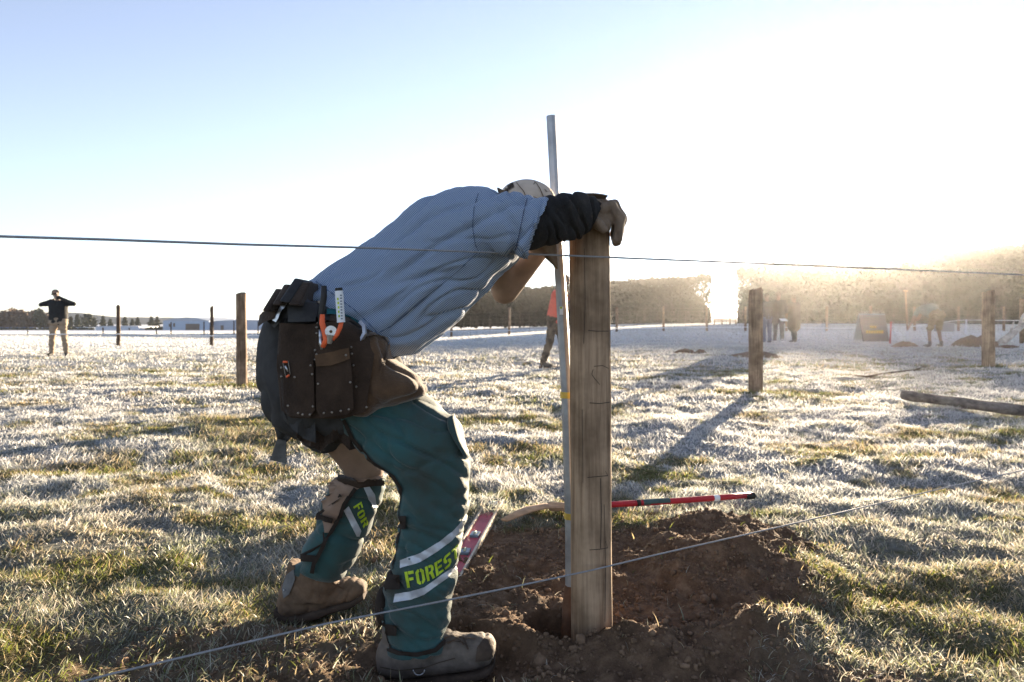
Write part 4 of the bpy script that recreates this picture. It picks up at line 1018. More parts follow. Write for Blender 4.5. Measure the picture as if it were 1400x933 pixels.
hang('tail_strap', [(364, 536), (372, 552), (382, 570), (392, 582), (399, 588), (397, 600), (390, 606), (380, 603), (374, 580), (367, 555)], 2.0, .006, BLACKL, TBM, .006)
hang('tail_end', [(379, 600), (391, 603), (391, 634), (369, 629)], 1.995, .006, mat('grey_rubber_end', (.09, .09, .085), .7), TBM, .003)

# --- tools carried in the belt: things of their own
def near(x, y, off): return proj(panels, x, y, off, 1.83)
Yt = near(455, 484, .03).y
PL = empty('pliers', P(455, 470, Yt), 'orange-handled fencing pliers standing in the belt pocket', 'pliers')
bm = bmesh.new(); tube(bm, [P(441, 430, Yt), P(440.5, 442, Yt), P(444, 455, Yt), P(446, 465, Yt), P(441, 475, Yt)], [.0065, .0075, .008, .008, .006], 12); obj('handle', bm, ORANGE, PL)
bm = bmesh.new(); tube(bm, [P(468, 436, Yt), P(465, 448, Yt), P(461, 457, Yt), P(455, 465, Yt)], [.0055, .006, .006, .0045], 12); obj('handle', bm, ORANGE, PL)
bm = bmesh.new(); tube(bm, [P(452.5, 453.5, Yt-.006), P(452.5, 453.5, Yt+.006)], .015, 20); tube(bm, [P(452, 458, Yt), P(450, 470, Yt)], [.012, .006], 10); auto(obj('head', bm, STEEL, PL))
bm = bmesh.new(); tube(bm, [P(452.5, 453.5, Yt-.008), P(452.5, 453.5, Yt-.006)], .004, 12); auto(obj('pivot', bm, SUEDE2, PL))
bm = bmesh.new(); tube(bm, [P(438, 460, Yt), P(438.5, 470, Yt), P(440, 478, Yt)], [.003, .0045, .003], 8); obj('blade', bm, STEEL, PL)
HM = empty('hand_tool', P(440, 430, Yt+.01), 'tool with black straight handle standing behind the orange pliers', 'tool')
bm = bmesh.new(); tube(bm, [P(443, 391, Yt+.012), P(443, 405, Yt+.012), P(440, 425, Yt+.012), P(438, 450, Yt+.012)], [.007, .0085, .0085, .007], 12); obj('handle', bm, BLACKL, HM)
bm = bmesh.new(); tube(bm, [P(438, 450, Yt+.012), P(438, 472, Yt+.012)], .004, 8); obj('shaft', bm, STEEL, HM)
MK = empty('marker_pen', P(466, 440, Yt), 'white labelled marker tube with black cap beside the pliers', 'marker')
bm = bmesh.new(); tube(bm, [P(463.5, 398, Yt-.004), P(465, 420, Yt-.004), P(466.5, 441, Yt-.004)], .0105, 16); auto(obj('barrel', bm, WHITEP, MK))
bm = bmesh.new(); tube(bm, [P(463, 394, Yt-.004), P(463.5, 398, Yt-.004)], .0095, 14); auto(obj('cap', bm, BLACKL, MK))
bm = bmesh.new(); 
for (y0, y1, x) in ((407, 411, 463.0), (413, 416, 463.5), (419, 422, 464), (425, 428, 464.3), (431, 434, 464.7)):
    box(bm, P(x-1, (y0+y1)/2, Yt-.0148), (.004, .0012, .006))
obj('green_mark', bm, LIME, MK, False)
bm = bmesh.new()
for k in range(9): box(bm, P(466.2+k*.15, 404+k*4, Yt-.0148), (.0045, .0012, .003))
obj('print', bm, mat('grey_print', (.12, .15, .2), .6), MK, False)
HK = empty('hammer_loop', P(490, 465, Yt), 'bent steel hammer loop on the belt beneath the shirt hem', 'holder')
bm = bmesh.new(); Yh = proj(HS, 490, 452, .02, 1.84).y
tube(bm, [P(493, 441, Yh+.01), P(498, 446, Yh-.006), P(499, 456, Yh-.012), P(493, 467, Yh-.012), P(484, 464, Yh-.006), P(474, 455, Yh)], [.007]*6, 4); auto(obj('steel_bar', bm, STEEL, HK))
tube(bm := bmesh.new(), [P(474, 455, Yh), P(470, 452, Yh+.006)], .005, 6); obj('fixing', bm, STEEL, HK)
KN = empty('utility_knife', P(391, 505, 1.84), 'small knife with steel frame clipped to the rear pouch', 'knife')
Yk = proj(panels, 392, 505, .004, 1.84).y-.004; kp = [P(*q, Yk) for q in ((387, 496), (391, 517), (397, 512), (394, 494))]
bm = bmesh.new(); tube(bm, kp+[kp[0]], .0012, 6); obj('frame', bm, RIV, KN)
bm = bmesh.new(); tube(bm, [(kp[0]+kp[3])/2-Vector((.006, .002, 0)), (kp[0]+kp[3])/2+Vector((.006, -.002, 0))], .003, 8); tube(bm, [(kp[1]+kp[2])/2-Vector((.004, .002, .002)), (kp[1]+kp[2])/2+Vector((.004, -.002, .003))], .003, 8); obj('grip', bm, ORANGE, KN)
bm = bmesh.new(); tube(bm, [(kp[0]+kp[3])/2-Vector((0, .002, .01)), (kp[1]+kp[2])/2-Vector((0, .002, -.012))], .0025, 8); obj('blade', bm, STEEL, KN)
for o in (PL, HM, MK, HK, KN): o['group'] = 'tools carried in the belt'
# ---------------- main post, bar, wires, level, spade, log
def main_post():
    Y = 2.12; n = 40; K = 60; bm = bmesh.new(); rings = []
    zb, zt = -.45, 1.268
    for k in range(K+1):
        z = zb+(zt-zb)*k/K; t = (z+.05)/(1.32); cx = (812-3.2*t-700)/F*2.057; hw = (.0615-.002*t); ring = []
        for j in range(n):
            a = 2*math.pi*(j+.5)/n; e = 2/5.2; c, s = math.cos(a), math.sin(a)
            x = math.copysign(abs(c)**e, c)*hw; y = math.copysign(abs(s)**e, s)*.062
            # flat sawn face with one waney edge at left
            if x < -.02 and y < 0: y += (abs(x)-.02)*.55
            w = mnoise.noise(Vector((x*25, y*25, z*2.2)))*.003+mnoise.noise(Vector((a*14, 0, z*1.3)))*.0022-.004*max(0, 1-abs(mnoise.noise(Vector((a*6, 3, z*.8))))*7)*(y < 0)
            l = math.hypot(x, y); ring.append(bm.verts.new((cx+x*(1+w/l), Y+y*(1+w/l), z)))
        rings.append(ring)
    for a, b in zip(rings, rings[1:]):
        for j in range(n): bm.faces.new((a[j], a[(j+1) % n], b[(j+1) % n], b[j]))
    bm.faces.new(rings[0][::-1]); bm.faces.new(rings[-1])
    es = [e for e in bm.edges if all(v in rings[-1] for v in e.verts)]; bmesh.ops.bevel(bm, geom=es, offset=.004, segments=2, affect='EDGES')
    return auto(tag(obj('strainer_post', bm, WD_MAIN), 'big squared wooden post in the dug hole under the worker\'s gloved hands', 'post'), 45)
WD_MAIN = wood('sawn_post_timber', (0.18, 0.118, 0.075), (0.46, 0.33, 0.22), 48, 0.9)
MP = main_post(); MPB = bvh_of(MP.data)
PENC = mat('pencil_and_crack', (0.06, 0.045, 0.035), .9, bump=0)
def crack(pts, w=1.1): patch('pencil_mark', [ribbon(pts, w)], MPB, PENC, MP, 6, .0006, .0008)
crack([(804, 452), (815, 453), (832, 453)]); crack([(806, 551), (820, 552), (834, 550)]); crack([(803, 653), (836, 650)]); crack([(806, 752), (820, 751), (837, 748)]); crack([(821, 654), (822, 700), (821, 750)])
crack([(812, 501), (824, 500), (832, 504)], .8); crack([(811, 505), (809, 512), (813, 518), (820, 526)], .8); crack([(799, 340), (800, 420), (798, 470)], .7); crack([(826, 690), (828, 780), (827, 850)], .6); crack([(796, 560), (797, 660)], .6)
# digging bar
def bar():
    root = empty('digging_bar', P(777, 860, 2.2), 'long grey steel digging bar leaning on the post with its blade in the hole', 'bar')
    Y = 2.205; bm = bmesh.new(); n = 4
    tube(bm, [P(753.5, 159, Y), P(760.5, 290, Y), P(769, 430, Y), P(776, 560, Y), P(780.5, 720, Y), P(781, 800, Y)], [.0155, .0158, .018, .0185, .019, .019], 8)
    auto(obj('shaft', bm, BARM, root), 30)
    bm = bmesh.new(); loft(bm, [(772, 800, 790, 800, Y, .012), (770, 815, 791, 815, Y, .016), (768, 845, 790, 845, Y, .018), (767, 880, 788, 880, Y, .016), (770, 895, 785, 895, Y, .008)], 20, 4); obj('blade', bm, mat('rusty_blade', (.16, .085, .05), .8, .3, var=.3, scale=30, bump=.4), root)
    def ring(px, py, h, r, m, nm='tape'):
        bm = bmesh.new(); c = P(px, py, Y); tube(bm, [c-Vector((0, 0, h/2)), c+Vector((0, 0, h/2))], r, 8); auto(obj(nm, bm, m, root), 30)
    YT = mat('yellow_tape', (.62, .42, .08), .6); ring(774.5, 540, .02, .0205, YT); ring(780, 705, .02, .021, YT)
    bm = bmesh.new(); box(bm, P(767.5, 425, Y-.0185), (.012, .002, .026)); obj('sticker', bm, WHITEP, root, False); bm = bmesh.new(); box(bm, P(767, 421, Y-.0197), (.007, .001, .006)); obj('sticker', bm, LIME, root, False)
BARM = mat('galvanised_bar', (.34, .35, .37), .5, .55, var=.25, scale=14, bump=.25, bscale=80)
bar()
# fence wires, level lines running to the same far point
DWIRE = mat('dull_fence_wire', (.26, .27, .29), .5, .3, var=.2, scale=60, bump=0)
def wire(px_y, label, off=0):
    pts = []
    for px, py in px_y:
        k = (px-700)/F; t = (k*2.018-.243)/(1.84-k) if abs(1.84-k) > 1e-3 else 0
        pts.append(P(px, py, 2.018+t))
    ex = pts[0]+(pts[0]-pts[1]).normalized()*1.2; ex2 = pts[-1]+(pts[-1]-pts[-2]).normalized()*14
    polyobj('fence_wire', [ex]+pts+[ex2], .0027, DWIRE, label, 'wire', 'strained fence wires', n=6)
wire([(0, 323.5), (150, 328), (330, 334.5), (500, 339), (660, 345), (740, 348.5), (808, 351), (900, 355), (1050, 361), (1200, 367.5), (1400, 376)], 'upper strained wire crossing the worker\'s back and the top of the post')
wire([(60, 947), (150, 922), (300, 887), (450, 852), (600, 823), (700, 803), (808, 780), (900, 758), (1050, 724), (1200, 689), (1300, 665), (1400, 643)], 'lower strained wire crossing the near shin and the foot of the post')
# spirit level
def level():
    a = P(676, 688, 3.5); b = P(613, 806, 2.5); a.z = ghs(a.x, a.y)+.05; b.z = ghs(b.x, b.y)+.045
    a = P(677, 687, a.y); b = P(611, 800, b.y)
    root = empty('spirit_level', b, 'dirty pink spirit level lying on the soil behind the near leg', 'level')
    d = (a-b); L = d.length; t = d.normalized(); s = Vector((t.y, -t.x, 0)).normalized(); u = s.cross(t)
    rot = Matrix((t, s, u)).transposed(); c = (a+b)/2
    AL = mat('dirty_aluminium', (.42, .36, .28), .55, .35, var=.3, scale=25, bump=.3); PK = mat('faded_red_enamel', (.42, .075, .1), .6, var=.25, scale=12, bump=.15)
    bm = bmesh.new(); box(bm, c, (L, .066, .012), rot); obj('web', bm, PK, root, False)
    for q in (-1, 1):
        bm = bmesh.new(); box(bm, c+s*q*.038, (L+.004, .01, .034), rot, .0015); obj('flange', bm, AL, root, False)
    for f_ in (.44, .0, -.2):
        bm = bmesh.new(); box(bm, c+t*L*f_+u*.01, (.055, .04, .014), rot, .003); v = obj('vial', bm, mat('vial_housing', (.12, .16, .2), .3, bump=0), root, False)
        bm = bmesh.new(); tube(bm, [c+t*(L*f_-.014)+u*.019, c+t*(L*f_+.014)+u*.019], .0055, 10); obj('glass', bm, mat('vial_glass', (.35, .4, .3), .15, bump=0), v)
    for q in (-1, 1):
        bm = bmesh.new(); box(bm, c+t*q*(L/2+.004), (.006, .05, .032), rot, .001); obj('end_cap', bm, BLACKL, root, False)
level()
# spade lying behind the post
def spade():
    RED = mat('red_fibreglass', (.42, .02, .03), .45, var=.12, scale=20, bump=.1); DB = mat('muddy_spade_blade', (.40, .26, .16), .8, var=.35, scale=15, bump=.5)
    root = empty('spade', P(770, 700, 3.5), 'red-handled spade with muddy blade lying on the grass behind the post', 'spade')
    a = P(768, 693, 3.28); b = P(1026, 677, 3.55)
    bm = bmesh.new(); tube(bm, [a.lerp(b, k/8)+Vector((0, 0, -.006*math.sin(math.pi*k/8))) for k in range(9)], .015, 14); obj('handle', bm, RED, root)
    def seg(f0, f1, r, m, nm):
        bm = bmesh.new(); tube(bm, [a.lerp(b, f0)-Vector((0, 0, .004)), a.lerp(b, f1)-Vector((0, 0, .004))], r, 14); auto(obj(nm, bm, m, root))
    seg(.375, .395, .0175, BLACKL, 'collar'); seg(.41, .55, .0158, mat('dark_label', (.05, .09, .09), .5), 'label_sleeve'); seg(.79, .82, .0158, WHITEP, 'label_sleeve'); seg(.97, 1.02, .0175, BLACKL, 'end_grip')
    bm = bmesh.new(); c0 = a+Vector((.02, 0, 0)); tip = P(690, 711, 3.1)
    tube(bm, [c0, a+Vector((-.08, -.01, .006)), a+Vector((-.16, -.03, -.004)), tip], [.02, .034, .036, .022], 12, flat=.35); tube(bm, [a+Vector((-.06, 0, .0)), c0+Vector((.03, 0, 0))], [.022, .021], 12)
    obj('blade', bm, DB, root)
spade()
# log
lp = [Vector((4.50, 7.85, 0)), Vector((4.83, 7.1, 0)), Vector((5.2, 6.45, 0)), Vector((5.75, 5.5, 0))]
bm = bmesh.new(); pp = []; 
for k in range(19):
    t = k/18*3; i_ = min(2, int(t)); q = lp[i_].lerp(lp[i_+1], t-i_); q.z = .105-.022*t; pp.append(q)
tube(bm, pp, [.055+.004*math.sin(k*1.7) for k in range(19)], 20)
for v in bm.verts: v.co += Vector((0, 0, 1))*mnoise.noise(v.co*9)*.006
auto(tag(obj('fallen_rail', bm, wood('grey_rail_wood', (.10, .085, .075), (.27, .23, .2), 25, .6, 'Y')), 'round grey post lying in the frosty grass at the right', 'log'), 50)
# twigs in the grass
def twigs(name, pts_list, label):
    bm = bmesh.new()
    for pts, r in pts_list:
        q = []
        for px, py in pts:
            Y = CAMH*F/(py-HZ); g = ghs((px-700)/F*Y, Y); Y = (CAMH-g)*F/(py-HZ); q.append(P(px, py, Y)+Vector((0, 0, .03)))
        tube(bm, q, [r]*(len(q)-1)+[r*.4], 6)
    tag(obj(name, bm, BARK), label, 'branch')
twigs('fallen_branch', [([(1168, 516), (1185, 518), (1205, 514), (1235, 510), (1262, 507)], .016), ([(1185, 517), (1200, 521), (1212, 522)], .012), ([(1250, 509), (1262, 504), (1270, 506)], .014)], 'dark fallen branch on the frost between the wooden posts')
# heaps of soil far off
def heap_obj(px, base, w, h, Y, label, seed):
    b = GPX(px, base); Y = b.y; b.z += .03; W_ = w/F*Y/2; H = h/F*Y*.9; bm = bmesh.new(); n = 28; K = 9; rg = []
    for k in range(K):
        r = 1-k/(K-1); row = []
        for j in range(n):
            a = 6.2832*j/n; q = mnoise.noise(Vector((math.cos(a)*2*r, math.sin(a)*2*r, seed)))*.35+1
            row.append(bm.verts.new((b.x+math.cos(a)*W_*r*q, b.y+math.sin(a)*W_*.7*r*q, b.z-.05+H*1.1*(1-r**2.2)*(1+.35*mnoise.noise(Vector((math.cos(a)*r*4, math.sin(a)*r*4, seed+5)))))))
        rg.append(row)
    for a, c in zip(rg, rg[1:]):
        for j in range(n): bm.faces.new((a[j], a[(j+1) % n], c[(j+1) % n], c[j]))
    bm.faces.new(rg[0][::-1]); tag(obj('soil_heap', bm, SOILM), label, 'soil heap', 'dug soil heaps across the field')
heap_obj(937, 483, 34, 6, 21, 'small dark soil clod left of the pair between the main post and the thick post', 1); heap_obj(958, 483, 18, 6, 21, 'small dark clod right of the pair between the main post and the thick post', 2)
heap_obj(1033, 489, 88, 9, 18, 'flat dark soil heap behind the thick post in front of the huddled people', 3); heap_obj(1331, 474, 66, 15, 25, 'large dark soil heap left of the right wooden post', 4)
heap_obj(1237, 475, 42, 8, 24.5, 'muddy soil heap where the upright spade stands, left of the bending man', 5); heap_obj(1378, 475, 40, 4, 24, 'low clod beneath the leaning frosted branch', 6); heap_obj(672, 552, 16, 9, 7.9, 'little brown tuft of soil right of the worker\'s belly in the grass', 7)
heap_obj(751, 503, 70, 5, 14.0, 'low soil spread at the feet of the person in orange', 8)
# ---------------- people in the field
def rotp(p, ang, piv):
    x, y, z = p; px, pz = piv; c, s = math.cos(ang), math.sin(ang); dx, dz = x-px, z-pz
    return (px+dx*c+dz*s, y, pz-dx*s+dz*c)
def human(loc, rz, S, label, J=None, bend=0, shirt=None, shirtlen=1.0, trousers=None, trlen=1.0, shoes=None, hair=None, coat=0, wide=1.0, group=None, vox=.014, sleeves=True, extra=None, bare_r=1.0):
    """local frame: faces +x, feet at origin"""
    D = dict(head=(.03, 0, 1.66), neck=(0, 0, 1.47), chest=(0, 0, 1.32), belly=(.01, 0, 1.10), hip=(0, 0, .95), hl=(0, .095, .92), hr=(0, -.095, .92), kl=(.03, .11, .50), kr=(.03, -.11, .50), al=(0, .12, .09), ar=(0, -.12, .09),
             sl=(0, .185, 1.42), sr=(0, -.185, 1.42), el=(-.03, .25, 1.14), er=(-.03, -.25, 1.14), wl=(.06, .25, .90), wr=(.06, -.25, .90), tl=(.17, .14, .035), tr=(.17, -.14, .035))
    if bend:
        for k in ('head', 'neck', 'chest', 'belly', 'sl', 'sr', 'el', 'er', 'wl', 'wr'):
            D[k] = rotp(D[k], bend*(.75 if k == 'belly' else 1), (0, .93))
    if J: D.update(J)
    M = Matrix.Translation(Vector(loc)) @ Matrix.Rotation(rz, 4, 'Z') @ Matrix.Scale(S, 4)
    V_ = {k: M @ Vector(v) for k, v in D.items()}
    root = empty('person', loc, label, 'person', group)
    w = wide
    def C(bm, a, ra, b, rb): caps(bm, V_[a], ra*S, V_[b], rb*S, 12)
    def torso(bm, g):
        for sgn in ('l', 'r'):
            sh = V_['s'+sgn]
            caps(bm, V_['chest'].lerp(sh, .45), (.105*w+g)*S, V_['hip'].lerp(V_['h'+sgn], .75), (.10*w+g)*S, 12)
            caps(bm, V_['neck'].lerp(V_['chest'], .3), (.06+g)*S, sh, (.06+g)*S, 12)
        caps(bm, V_['belly'], (.11*w+g)*S, V_['chest'], (.11*w+g)*S, 12)
    bm = bmesh.new(); torso(bm, 0)
    for s in 'lr':
        C(bm, 'h'+s, .082, 'k'+s, .056); C(bm, 'k'+s, .056, 'a'+s, .037); C(bm, 'a'+s, .036, 't'+s, .028)
        C(bm, 's'+s, .05, 'e'+s, .038); C(bm, 'e'+s, .038, 'w'+s, .027)
        d = (V_['w'+s]-V_['e'+s]).normalized(); sd_ = d.cross(Vector((0, 0, 1)));
        sd_ = sd_.normalized() if sd_.length > .1 else Vector((0, 1, 0)); wv = V_['w'+s]
        caps(bm, wv+d*.03*S, .03*S, wv+d*.07*S, .03*S, 8)
        for q in (-1.5, -.5, .5, 1.5): caps(bm, wv+d*.08*S+sd_*q*.018*S, .009*S, wv+d*(.155-.012*abs(q))*S+sd_*q*.022*S, .0075*S, 6)
        caps(bm, wv+d*.03*S+sd_*.025*S, .012*S, wv+d*.09*S+sd_*.058*S, .009*S, 6)
    hd = V_['head']; up = (hd-V_['neck']).normalized(); fw = (M.to_3x3() @ Vector((1, 0, 0))).normalized()
    if bend: fw = (M.to_3x3() @ Vector((math.cos(bend), 0, -math.sin(bend)))).normalized()
    if 'face' in D: fw = (M.to_3x3() @ Vector(D['face'])).normalized()
    fw = (fw-up*fw.dot(up)).normalized(); lf = up.cross(fw); HR = Matrix((fw, lf, up)).transposed()
    C(bm, 'neck', .055, 'head', .05)
    ball(bm, hd+up*.02*S, (.098*S, .078*S, .115*S), HR, 3); ball(bm, hd+fw*.045*S-up*.055*S, (.05*S, .05*S, .055*S), HR); ball(bm, hd+fw*.10*S-up*.005*S, (.018*S, .013*S, .024*S), HR)
    for q in (-1, 1): ball(bm, hd+lf*q*.078*S-up*.002*S, (.02*S, .01*S, .03*S), HR)
    body = link('body', remesh('body', bm, vox*.75*S, 2, .5), SKIN, root)
    for q in (-1, 1):
        bm = bmesh.new(); ball(bm, hd+fw*.087*S+lf*q*.03*S+up*.012*S, .012*S, None, 1); obj('eye', bm, BLACKL, root)
    if shirt:
        bm = bmesh.new(); torso(bm, .02)
        for s in 'lr':
            e = V_['e'+s] if shirtlen < .9 else V_['w'+s]
            if sleeves:
                if shirtlen < .9: caps(bm, V_['s'+s], .07*S, V_['s'+s].lerp(V_['e'+s], .75), .058*S, 12)
                else: C(bm, 's'+s, .072, 'e'+s, .058); C(bm, 'e'+s, .058, 'w'+s, .042)
        if coat:
            for s in 'lr': caps(bm, V_['hip'].lerp(V_['h'+s], .6), .14*S*w, V_['h'+s].lerp(V_['k'+s], coat), .13*S*w, 12)
        link('jacket' if shirtlen > .9 else 'shirt', remesh('j', bm, vox*S, 3, .5, lambda c, n: nz3(c, 9)*.012*S+.006*abs(nz3(c, 20))), shirt, root)
    if trousers:
        bm = bmesh.new(); caps(bm, V_['hl'], .115*S*w, V_['hr'], .115*S*w); caps(bm, V_['hip'], .12*S*w, V_['hip'].lerp(V_['belly'], .4), .115*S*w)
        for s in 'lr':
            if trlen >= 1: C(bm, 'h'+s, .102, 'k'+s, .078); C(bm, 'k'+s, .078, 'a'+s, .062)
            else: caps(bm, V_['h'+s], .105*S, V_['h'+s].lerp(V_['k'+s], .85), .09*S)
        link('trousers' if trlen >= 1 else 'shorts', remesh('t', bm, vox*S, 3, .5, lambda c, n: nz3(c, 8)*.012*S+.007*math.sin(c.z*45+nz3(c, 6)*4)*S), trousers, root)
    for s in 'lr':
        bm = bmesh.new(); caps(bm, V_['a'+s]-Vector((0, 0, .03*S)), .05*S, V_['t'+s], .042*S); caps(bm, V_['a'+s]+Vector((0, 0, .06*S)), .052*S, V_['a'+s], .05*S)
        link('shoe', remesh('shoe', bm, .011*S, 1, .5), shoes or BOOT, root)
    if hair:
        bm = bmesh.new(); ball(bm, hd+up*.045*S-fw*.018*S, (.098*S, .088*S, .095*S), HR, 3); link('hair', remesh('hair', bm, .012*S, 1, .4, lambda c, n: nz3(c, 40)*.006), hair, root)
    return root, V_, (hd, fw, lf, up), M
BLK = mat('black_jacket', (.02, .021, .022), .85, var=.3, scale=12, bump=.3); GRNJ = mat('olive_jacket', (.05, .06, .035), .85, var=.3, scale=12, bump=.3)
BEI = mat('beige_trousers', (.30, .23, .165), .9, var=.15, scale=12, bump=.3); DKT = mat('dark_trousers', (.045, .045, .05), .9, var=.2, scale=12, bump=.3)
HAIRM = mat('grey_brown_hair', (.10, .075, .055), .8, var=.4, scale=60, bump=.5); CAMO_M = None
# man with hands raised at far left (faces the camera)
Y = 19.0; x = (80-700)/F*Y
def G(px, py_foot, Y): 
    x_ = (px-700)/F*Y; return Vector((x_, Y, CAMH-(py_foot-HZ)/F*Y))
r, V_, hd, M = human(G(80, 487, Y), R(-80), 1.03, 'standing man in dark jacket and beige trousers, both hands raised to his face', group=None,
    J=dict(el=(.10, .42, 1.40), wl=(.20, .10, 1.58), er=(.02, -.42, 1.38), wr=(-.04, -.20, 1.50), head=(.03, -.05, 1.67), al=(.0, .20, .09), ar=(.0, -.17, .09), tl=(.13, .25, .035), tr=(.12, -.20, .035), kl=(.03, .16, .5), kr=(.03, -.14, .5)),
    shirt=BLK, trousers=BEI, shoes=BLACKL, wide=1.25, vox=.013)
H, fw, lf, up = hd
bm = bmesh.new(); box(bm, H+fw*.098+up*.018, (.15, .03, .035), Matrix((lf, fw, up)).transposed(), .006); obj('sunglasses', bm, BLACKL, r, False)
bm = bmesh.new(); ball(bm, H+fw*.055-up*.065, (.058, .052, .052), None, 3); obj('beard', bm, mat('grey_beard', (.4, .37, .34), .9), r)
bm = bmesh.new(); ball(bm, H+up*.05-fw*.02, (.1, .085, .085), None, 3); obj('hair', bm, HAIRM, r)
bm = bmesh.new(); box(bm, V_['wl'].lerp(V_['wr'], .15)+fw*.03+up*.02, (.05, .02, .12), Matrix((lf, fw, up)).transposed(), .006); tag(obj('phone', bm, BLACKL, None, False), 'small dark phone held to the face of the standing man', 'phone')
# three huddled people
GPP = 'three people huddled behind the thick post'
human(GPX(1048.5, 468.5), R(100), 1.02, 'leftmost of the huddled people, partly behind the thick post, dark blue trousers', shirt=DKT, trousers=mat('blue_jeans', (.08, .1, .15), .9), shoes=BLACKL, hair=HAIRM, group=GPP, vox=.018)
human(GPX(1064, 468), R(55), 1.03, 'middle of the huddled people in dark jacket with pale shoes', shirt=BLK, trousers=DKT, shoes=mat('white_trainers', (.7, .7, .72), .7, bump=0), hair=HAIRM, wide=1.15, group=GPP, J=dict(el=(.12, .26, 1.15), wl=(.28, .15, 1.05), er=(.1, -.27, 1.15), wr=(.3, -.12, 1.02)), vox=.018)
pr = empty('papers', P(1071, 437.5, 24.3), 'white papers held between two of the huddled people', 'paper')
bm = bmesh.new(); box(bm, P(1071, 437.5, 24.3), (.24, .2, .012), Matrix.Rotation(R(25), 3, 'X')); bpy.data.objects.remove(pr); tag(obj('papers', bm, WHITEP, None, False), 'white papers held between two of the huddled people', 'paper')
human(GPX(1086, 468), R(120), 1.0, 'rightmost of the huddled people in a long bulky dark coat', shirt=mat('brown_coat', (.05, .038, .03), .9, bump=.2), trousers=DKT, shoes=BLACKL, hair=HAIRM, wide=1.45, coat=.75, group=GPP, J=dict(al=(0, .05, .09), ar=(0, -.05, .09), tl=(.16, .06, .035), tr=(.16, -.06, .035), kl=(.03, .06, .5), kr=(.03, -.06, .5), el=(.12, .3, 1.15), wl=(.26, .14, 1.12), er=(.1, -.3, 1.15), wr=(.28, -.1, 1.12)), vox=.018)
# bending man on the right: back towards camera, bent to the left/away
human(GPX(1279, 475), R(112), 1.1, 'man in grey-green shirt and shorts bending down beside the dark heap', bend=R(80), shirt=mat('sage_shirt', (.17, .18, .15), .9, bump=.3), shirtlen=.5, trousers=mat('khaki_shorts', (.19, .14, .08), .9, bump=.3), trlen=.5, shoes=BOOT, hair=HAIRM, wide=1.3,
    J=dict(kl=(.05, .20, .48), kr=(.05, -.20, .48), al=(0, .24, .09), ar=(0, -.24, .09), tl=(.15, .27, .035), tr=(.15, -.27, .035), hl=(-.05, .12, .93), hr=(-.05, -.12, .93), chest=(.22, 0, 1.12), belly=(.1, 0, 1.12), neck=(.45, 0, 1.0), head=(.58, 0, .88), sl=(.36, .23, 1.08), sr=(.36, -.23, 1.08),
           el=(.30, .50, .86), wl=(.36, .62, .60), er=(.15, -.48, .98), wr=(.10, -.33, .86)), vox=.015)
# person in orange behind the bar
CAMO2 = mat('camouflage_trousers', (.15, .11, .075), .9, var=.75, scale=7, bump=.4)
ORV = mat('orange_vest', (.75, .18, .12), .8, var=.1, scale=10, bump=.2)
r, V_, hd, M = human(G(758, 502, 13.6), R(-25), 1.04, 'person in orange top and mud-coloured trousers behind the steel bar', bend=R(14), shirt=ORV, shirtlen=.5, sleeves=False, trousers=CAMO2, shoes=BOOT, hair=mat('fair_hair', (.25, .14, .07), .8, var=.3, scale=60), wide=1.05,
    J=dict(kl=(.10, .15, .5), kr=(-.02, -.18, .5), al=(.12, .2, .09), ar=(-.16, -.2, .09), tl=(.3, .22, .035), tr=(.01, -.23, .035), el=(.42, .2, 1.22), wl=(.56, .12, 1.0), er=(.34, -.28, 1.2), wr=(.55, -.15, 1.0)), vox=.014)
bm = bmesh.new(); caps(bm, V_['neck']-Vector((0, 0, .05)), .085, V_['neck']+Vector((0, 0, .015)), .062); link('collar', remesh('collar', bm, .012, 1), mat('pale_collar', (.7, .68, .66), .8), r)
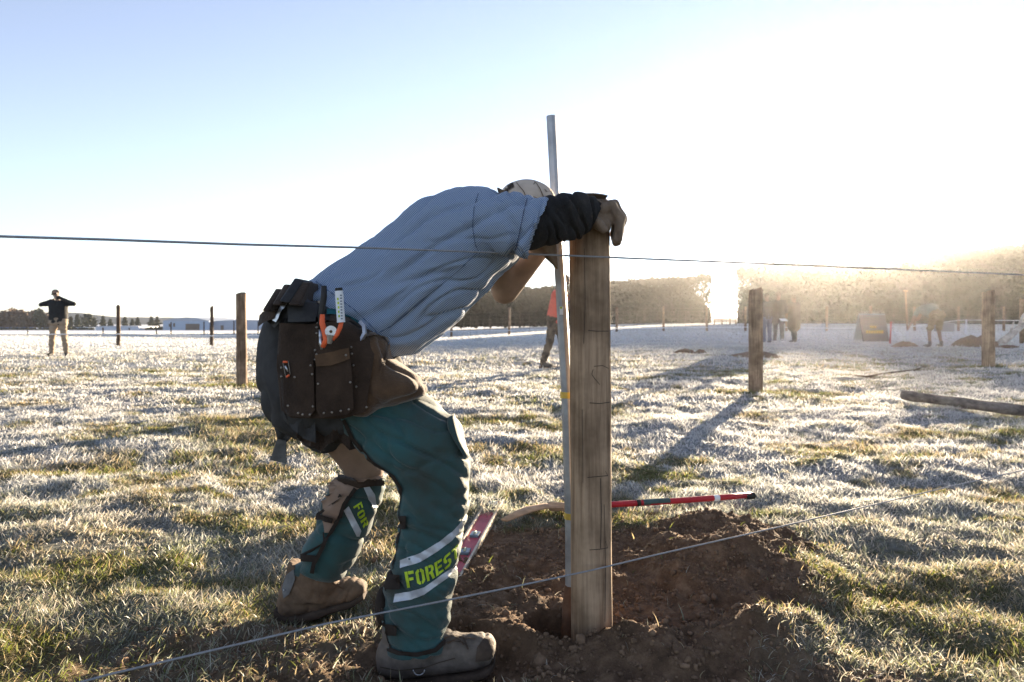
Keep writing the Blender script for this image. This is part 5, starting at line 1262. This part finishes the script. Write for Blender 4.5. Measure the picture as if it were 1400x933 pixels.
# ---------------- A-frame sign, stakes, upright spade, board, trough
def aframe():
    Y = 26; root = empty('sandwich_board', P(1192, 466, Y), 'grey A-frame sign with yellow lettering standing on the shaded frost', 'sign')
    DG = mat('sign_panel', (.06, .05, .06), .6, bump=0); FR = mat('sign_frame', (.4, .42, .44), .5, bump=0)
    a, b, c, d = P(1180, 467, Y), P(1216, 467, Y), P(1210, 431, Y+.35), P(1175, 431, Y+.35)
    def slab(pts, th, m, nm, par, sh=Vector((0, 0, 0))):
        bm = bmesh.new(); f = [bm.verts.new(Vector(p)+sh) for p in pts]; g = [bm.verts.new(Vector(p)+sh+Vector((0, th, 0))) for p in pts]
        bm.faces.new(f); bm.faces.new(g[::-1])
        for k in range(4): bm.faces.new((f[k], g[k], g[(k+1) % 4], f[(k+1) % 4]))
        bmesh.ops.recalc_face_normals(bm, faces=bm.faces); return obj(nm, bm, m, par, False)
    fp = slab((a, b, c, d), .04, DG, 'front_panel', root)
    slab((P(1166, 466, Y+1.1), P(1202, 466, Y+1.1), c+Vector((0, .06, 0)), d+Vector((0, .06, 0))), .04, FR, 'rear_panel', root)
    bm = bmesh.new(); tube(bm, [d+Vector((0, .04, .02)), c+Vector((0, .04, .02))], .03, 8); obj('top_rail', bm, FR, root)
    YL = mat('yellow_sign_print', (.6, .42, .12), .6, bump=0)
    n = Vector((0, -.02, 0))
    def on(px, py): t = (467-py)/36; return P(px, py, Y+.35*t-.012)
    bm = bmesh.new()
    def strip(x0, y0, x1, y1): f = bm.faces.new([bm.verts.new(on(*q)) for q in ((x0, y1), (x1, y1), (x1, y0), (x0, y0))])
    x_ = 1189.5
    for wdt in (2.2, 2.0, 2.4): strip(x_, 446, x_+wdt, 449); x_ += wdt+.9
    x_ = 1184
    for wdt in (2.8, 2.4, 3.0, 2.6, 3.0, 2.4, 2.8): strip(x_, 452, x_+wdt, 456); x_ += wdt+.75
    e = bmesh.ops.extrude_face_region(bm, geom=bm.faces[:]); bmesh.ops.translate(bm, vec=(0, .01, 0), verts=[g for g in e['geom'] if isinstance(g, bmesh.types.BMVert)])
    obj('lettering', bm, YL, fp, False)
aframe()
def stickobj(name, pts, rad, m, label, cat): return polyobj(name, pts, rad, m, label, cat)
stickobj('marker_stake', [P(1216.5, 474, 24.5), P(1218, 440, 24.5)], .03, mat('red_stake', (.35, .08, .07), .7), 'short red stake between the A-frame sign and the upright spade', 'stake')
US_ = empty('upright_spade', P(1240, 470, 24.5), 'tall narrow spade standing upright in the heap left of the bending man', 'spade')
bm = bmesh.new(); tube(bm, [P(1241, 466, 24.5), P(1238, 398, 24.6)], .03, 8); obj('handle', bm, WD1, US_)
bm = bmesh.new(); tube(bm, [P(1239.5, 452, 24.45), P(1241.5, 472, 24.4)], [.05, .09], 10, flat=.3); obj('blade', bm, STEEL, US_)
bm = bmesh.new(); tube(bm, [P(1235, 398, 24.6), P(1241, 398, 24.6)], .03, 8); obj('grip', bm, WD1, US_)
bm = bmesh.new(); a = P(1144, 475.5, 24); b = P(1216, 476, 24); box(bm, (a+b)/2+Vector((0, 0, .02)), ((b-a).length, .16, .06), None, .01); tag(obj('timber_plank', bm, WD1, None, False), 'brown timber plank lying flat in front of the A-frame sign', 'plank')
def trough():
    root = empty('water_trough', P(1296, 453, 33), 'grey box trough behind the bending man under the cord', 'trough'); bm = bmesh.new(); a = P(1287, 453.5, 33); b = P(1305, 442.5, 33)
    c = (a+b)/2; w = b.x-a.x; h = b.z-a.z; box(bm, c+Vector((0, .3, 0)), (w, .6, h), None, .02); obj('tank', bm, mat('concrete_grey', (.25, .24, .23), .9), root, False)
    bm = bmesh.new(); box(bm, c+Vector((0, .3, h/2+.015)), (w+.06, .66, .04), None, .01); obj('rim', bm, mat('concrete_rim', (.32, .31, .3), .9), root, False)
trough()
# ---------------- air
def haze(dens=0.00020):
    bm = bmesh.new(); box(bm, (0, 1270, 5.5), (3100, 2760, 23)); o = obj('haze', bm, None, None, False)
    m = bpy.data.materials.new('haze_air'); m.use_nodes = True; nt = m.node_tree; nt.nodes.clear()
    v = N(nt, 'ShaderNodeVolumePrincipled'); v.inputs['Color'].default_value = (0.95, 0.95, 0.97, 1); v.inputs['Density'].default_value = dens; v.inputs['Anisotropy'].default_value = 0.82
    ou = N(nt, 'ShaderNodeOutputMaterial'); nt.links.new(v.outputs[0], ou.inputs['Volume']); o.data.materials.append(m)
    tag(o, kind='stuff')
HAZE = haze()
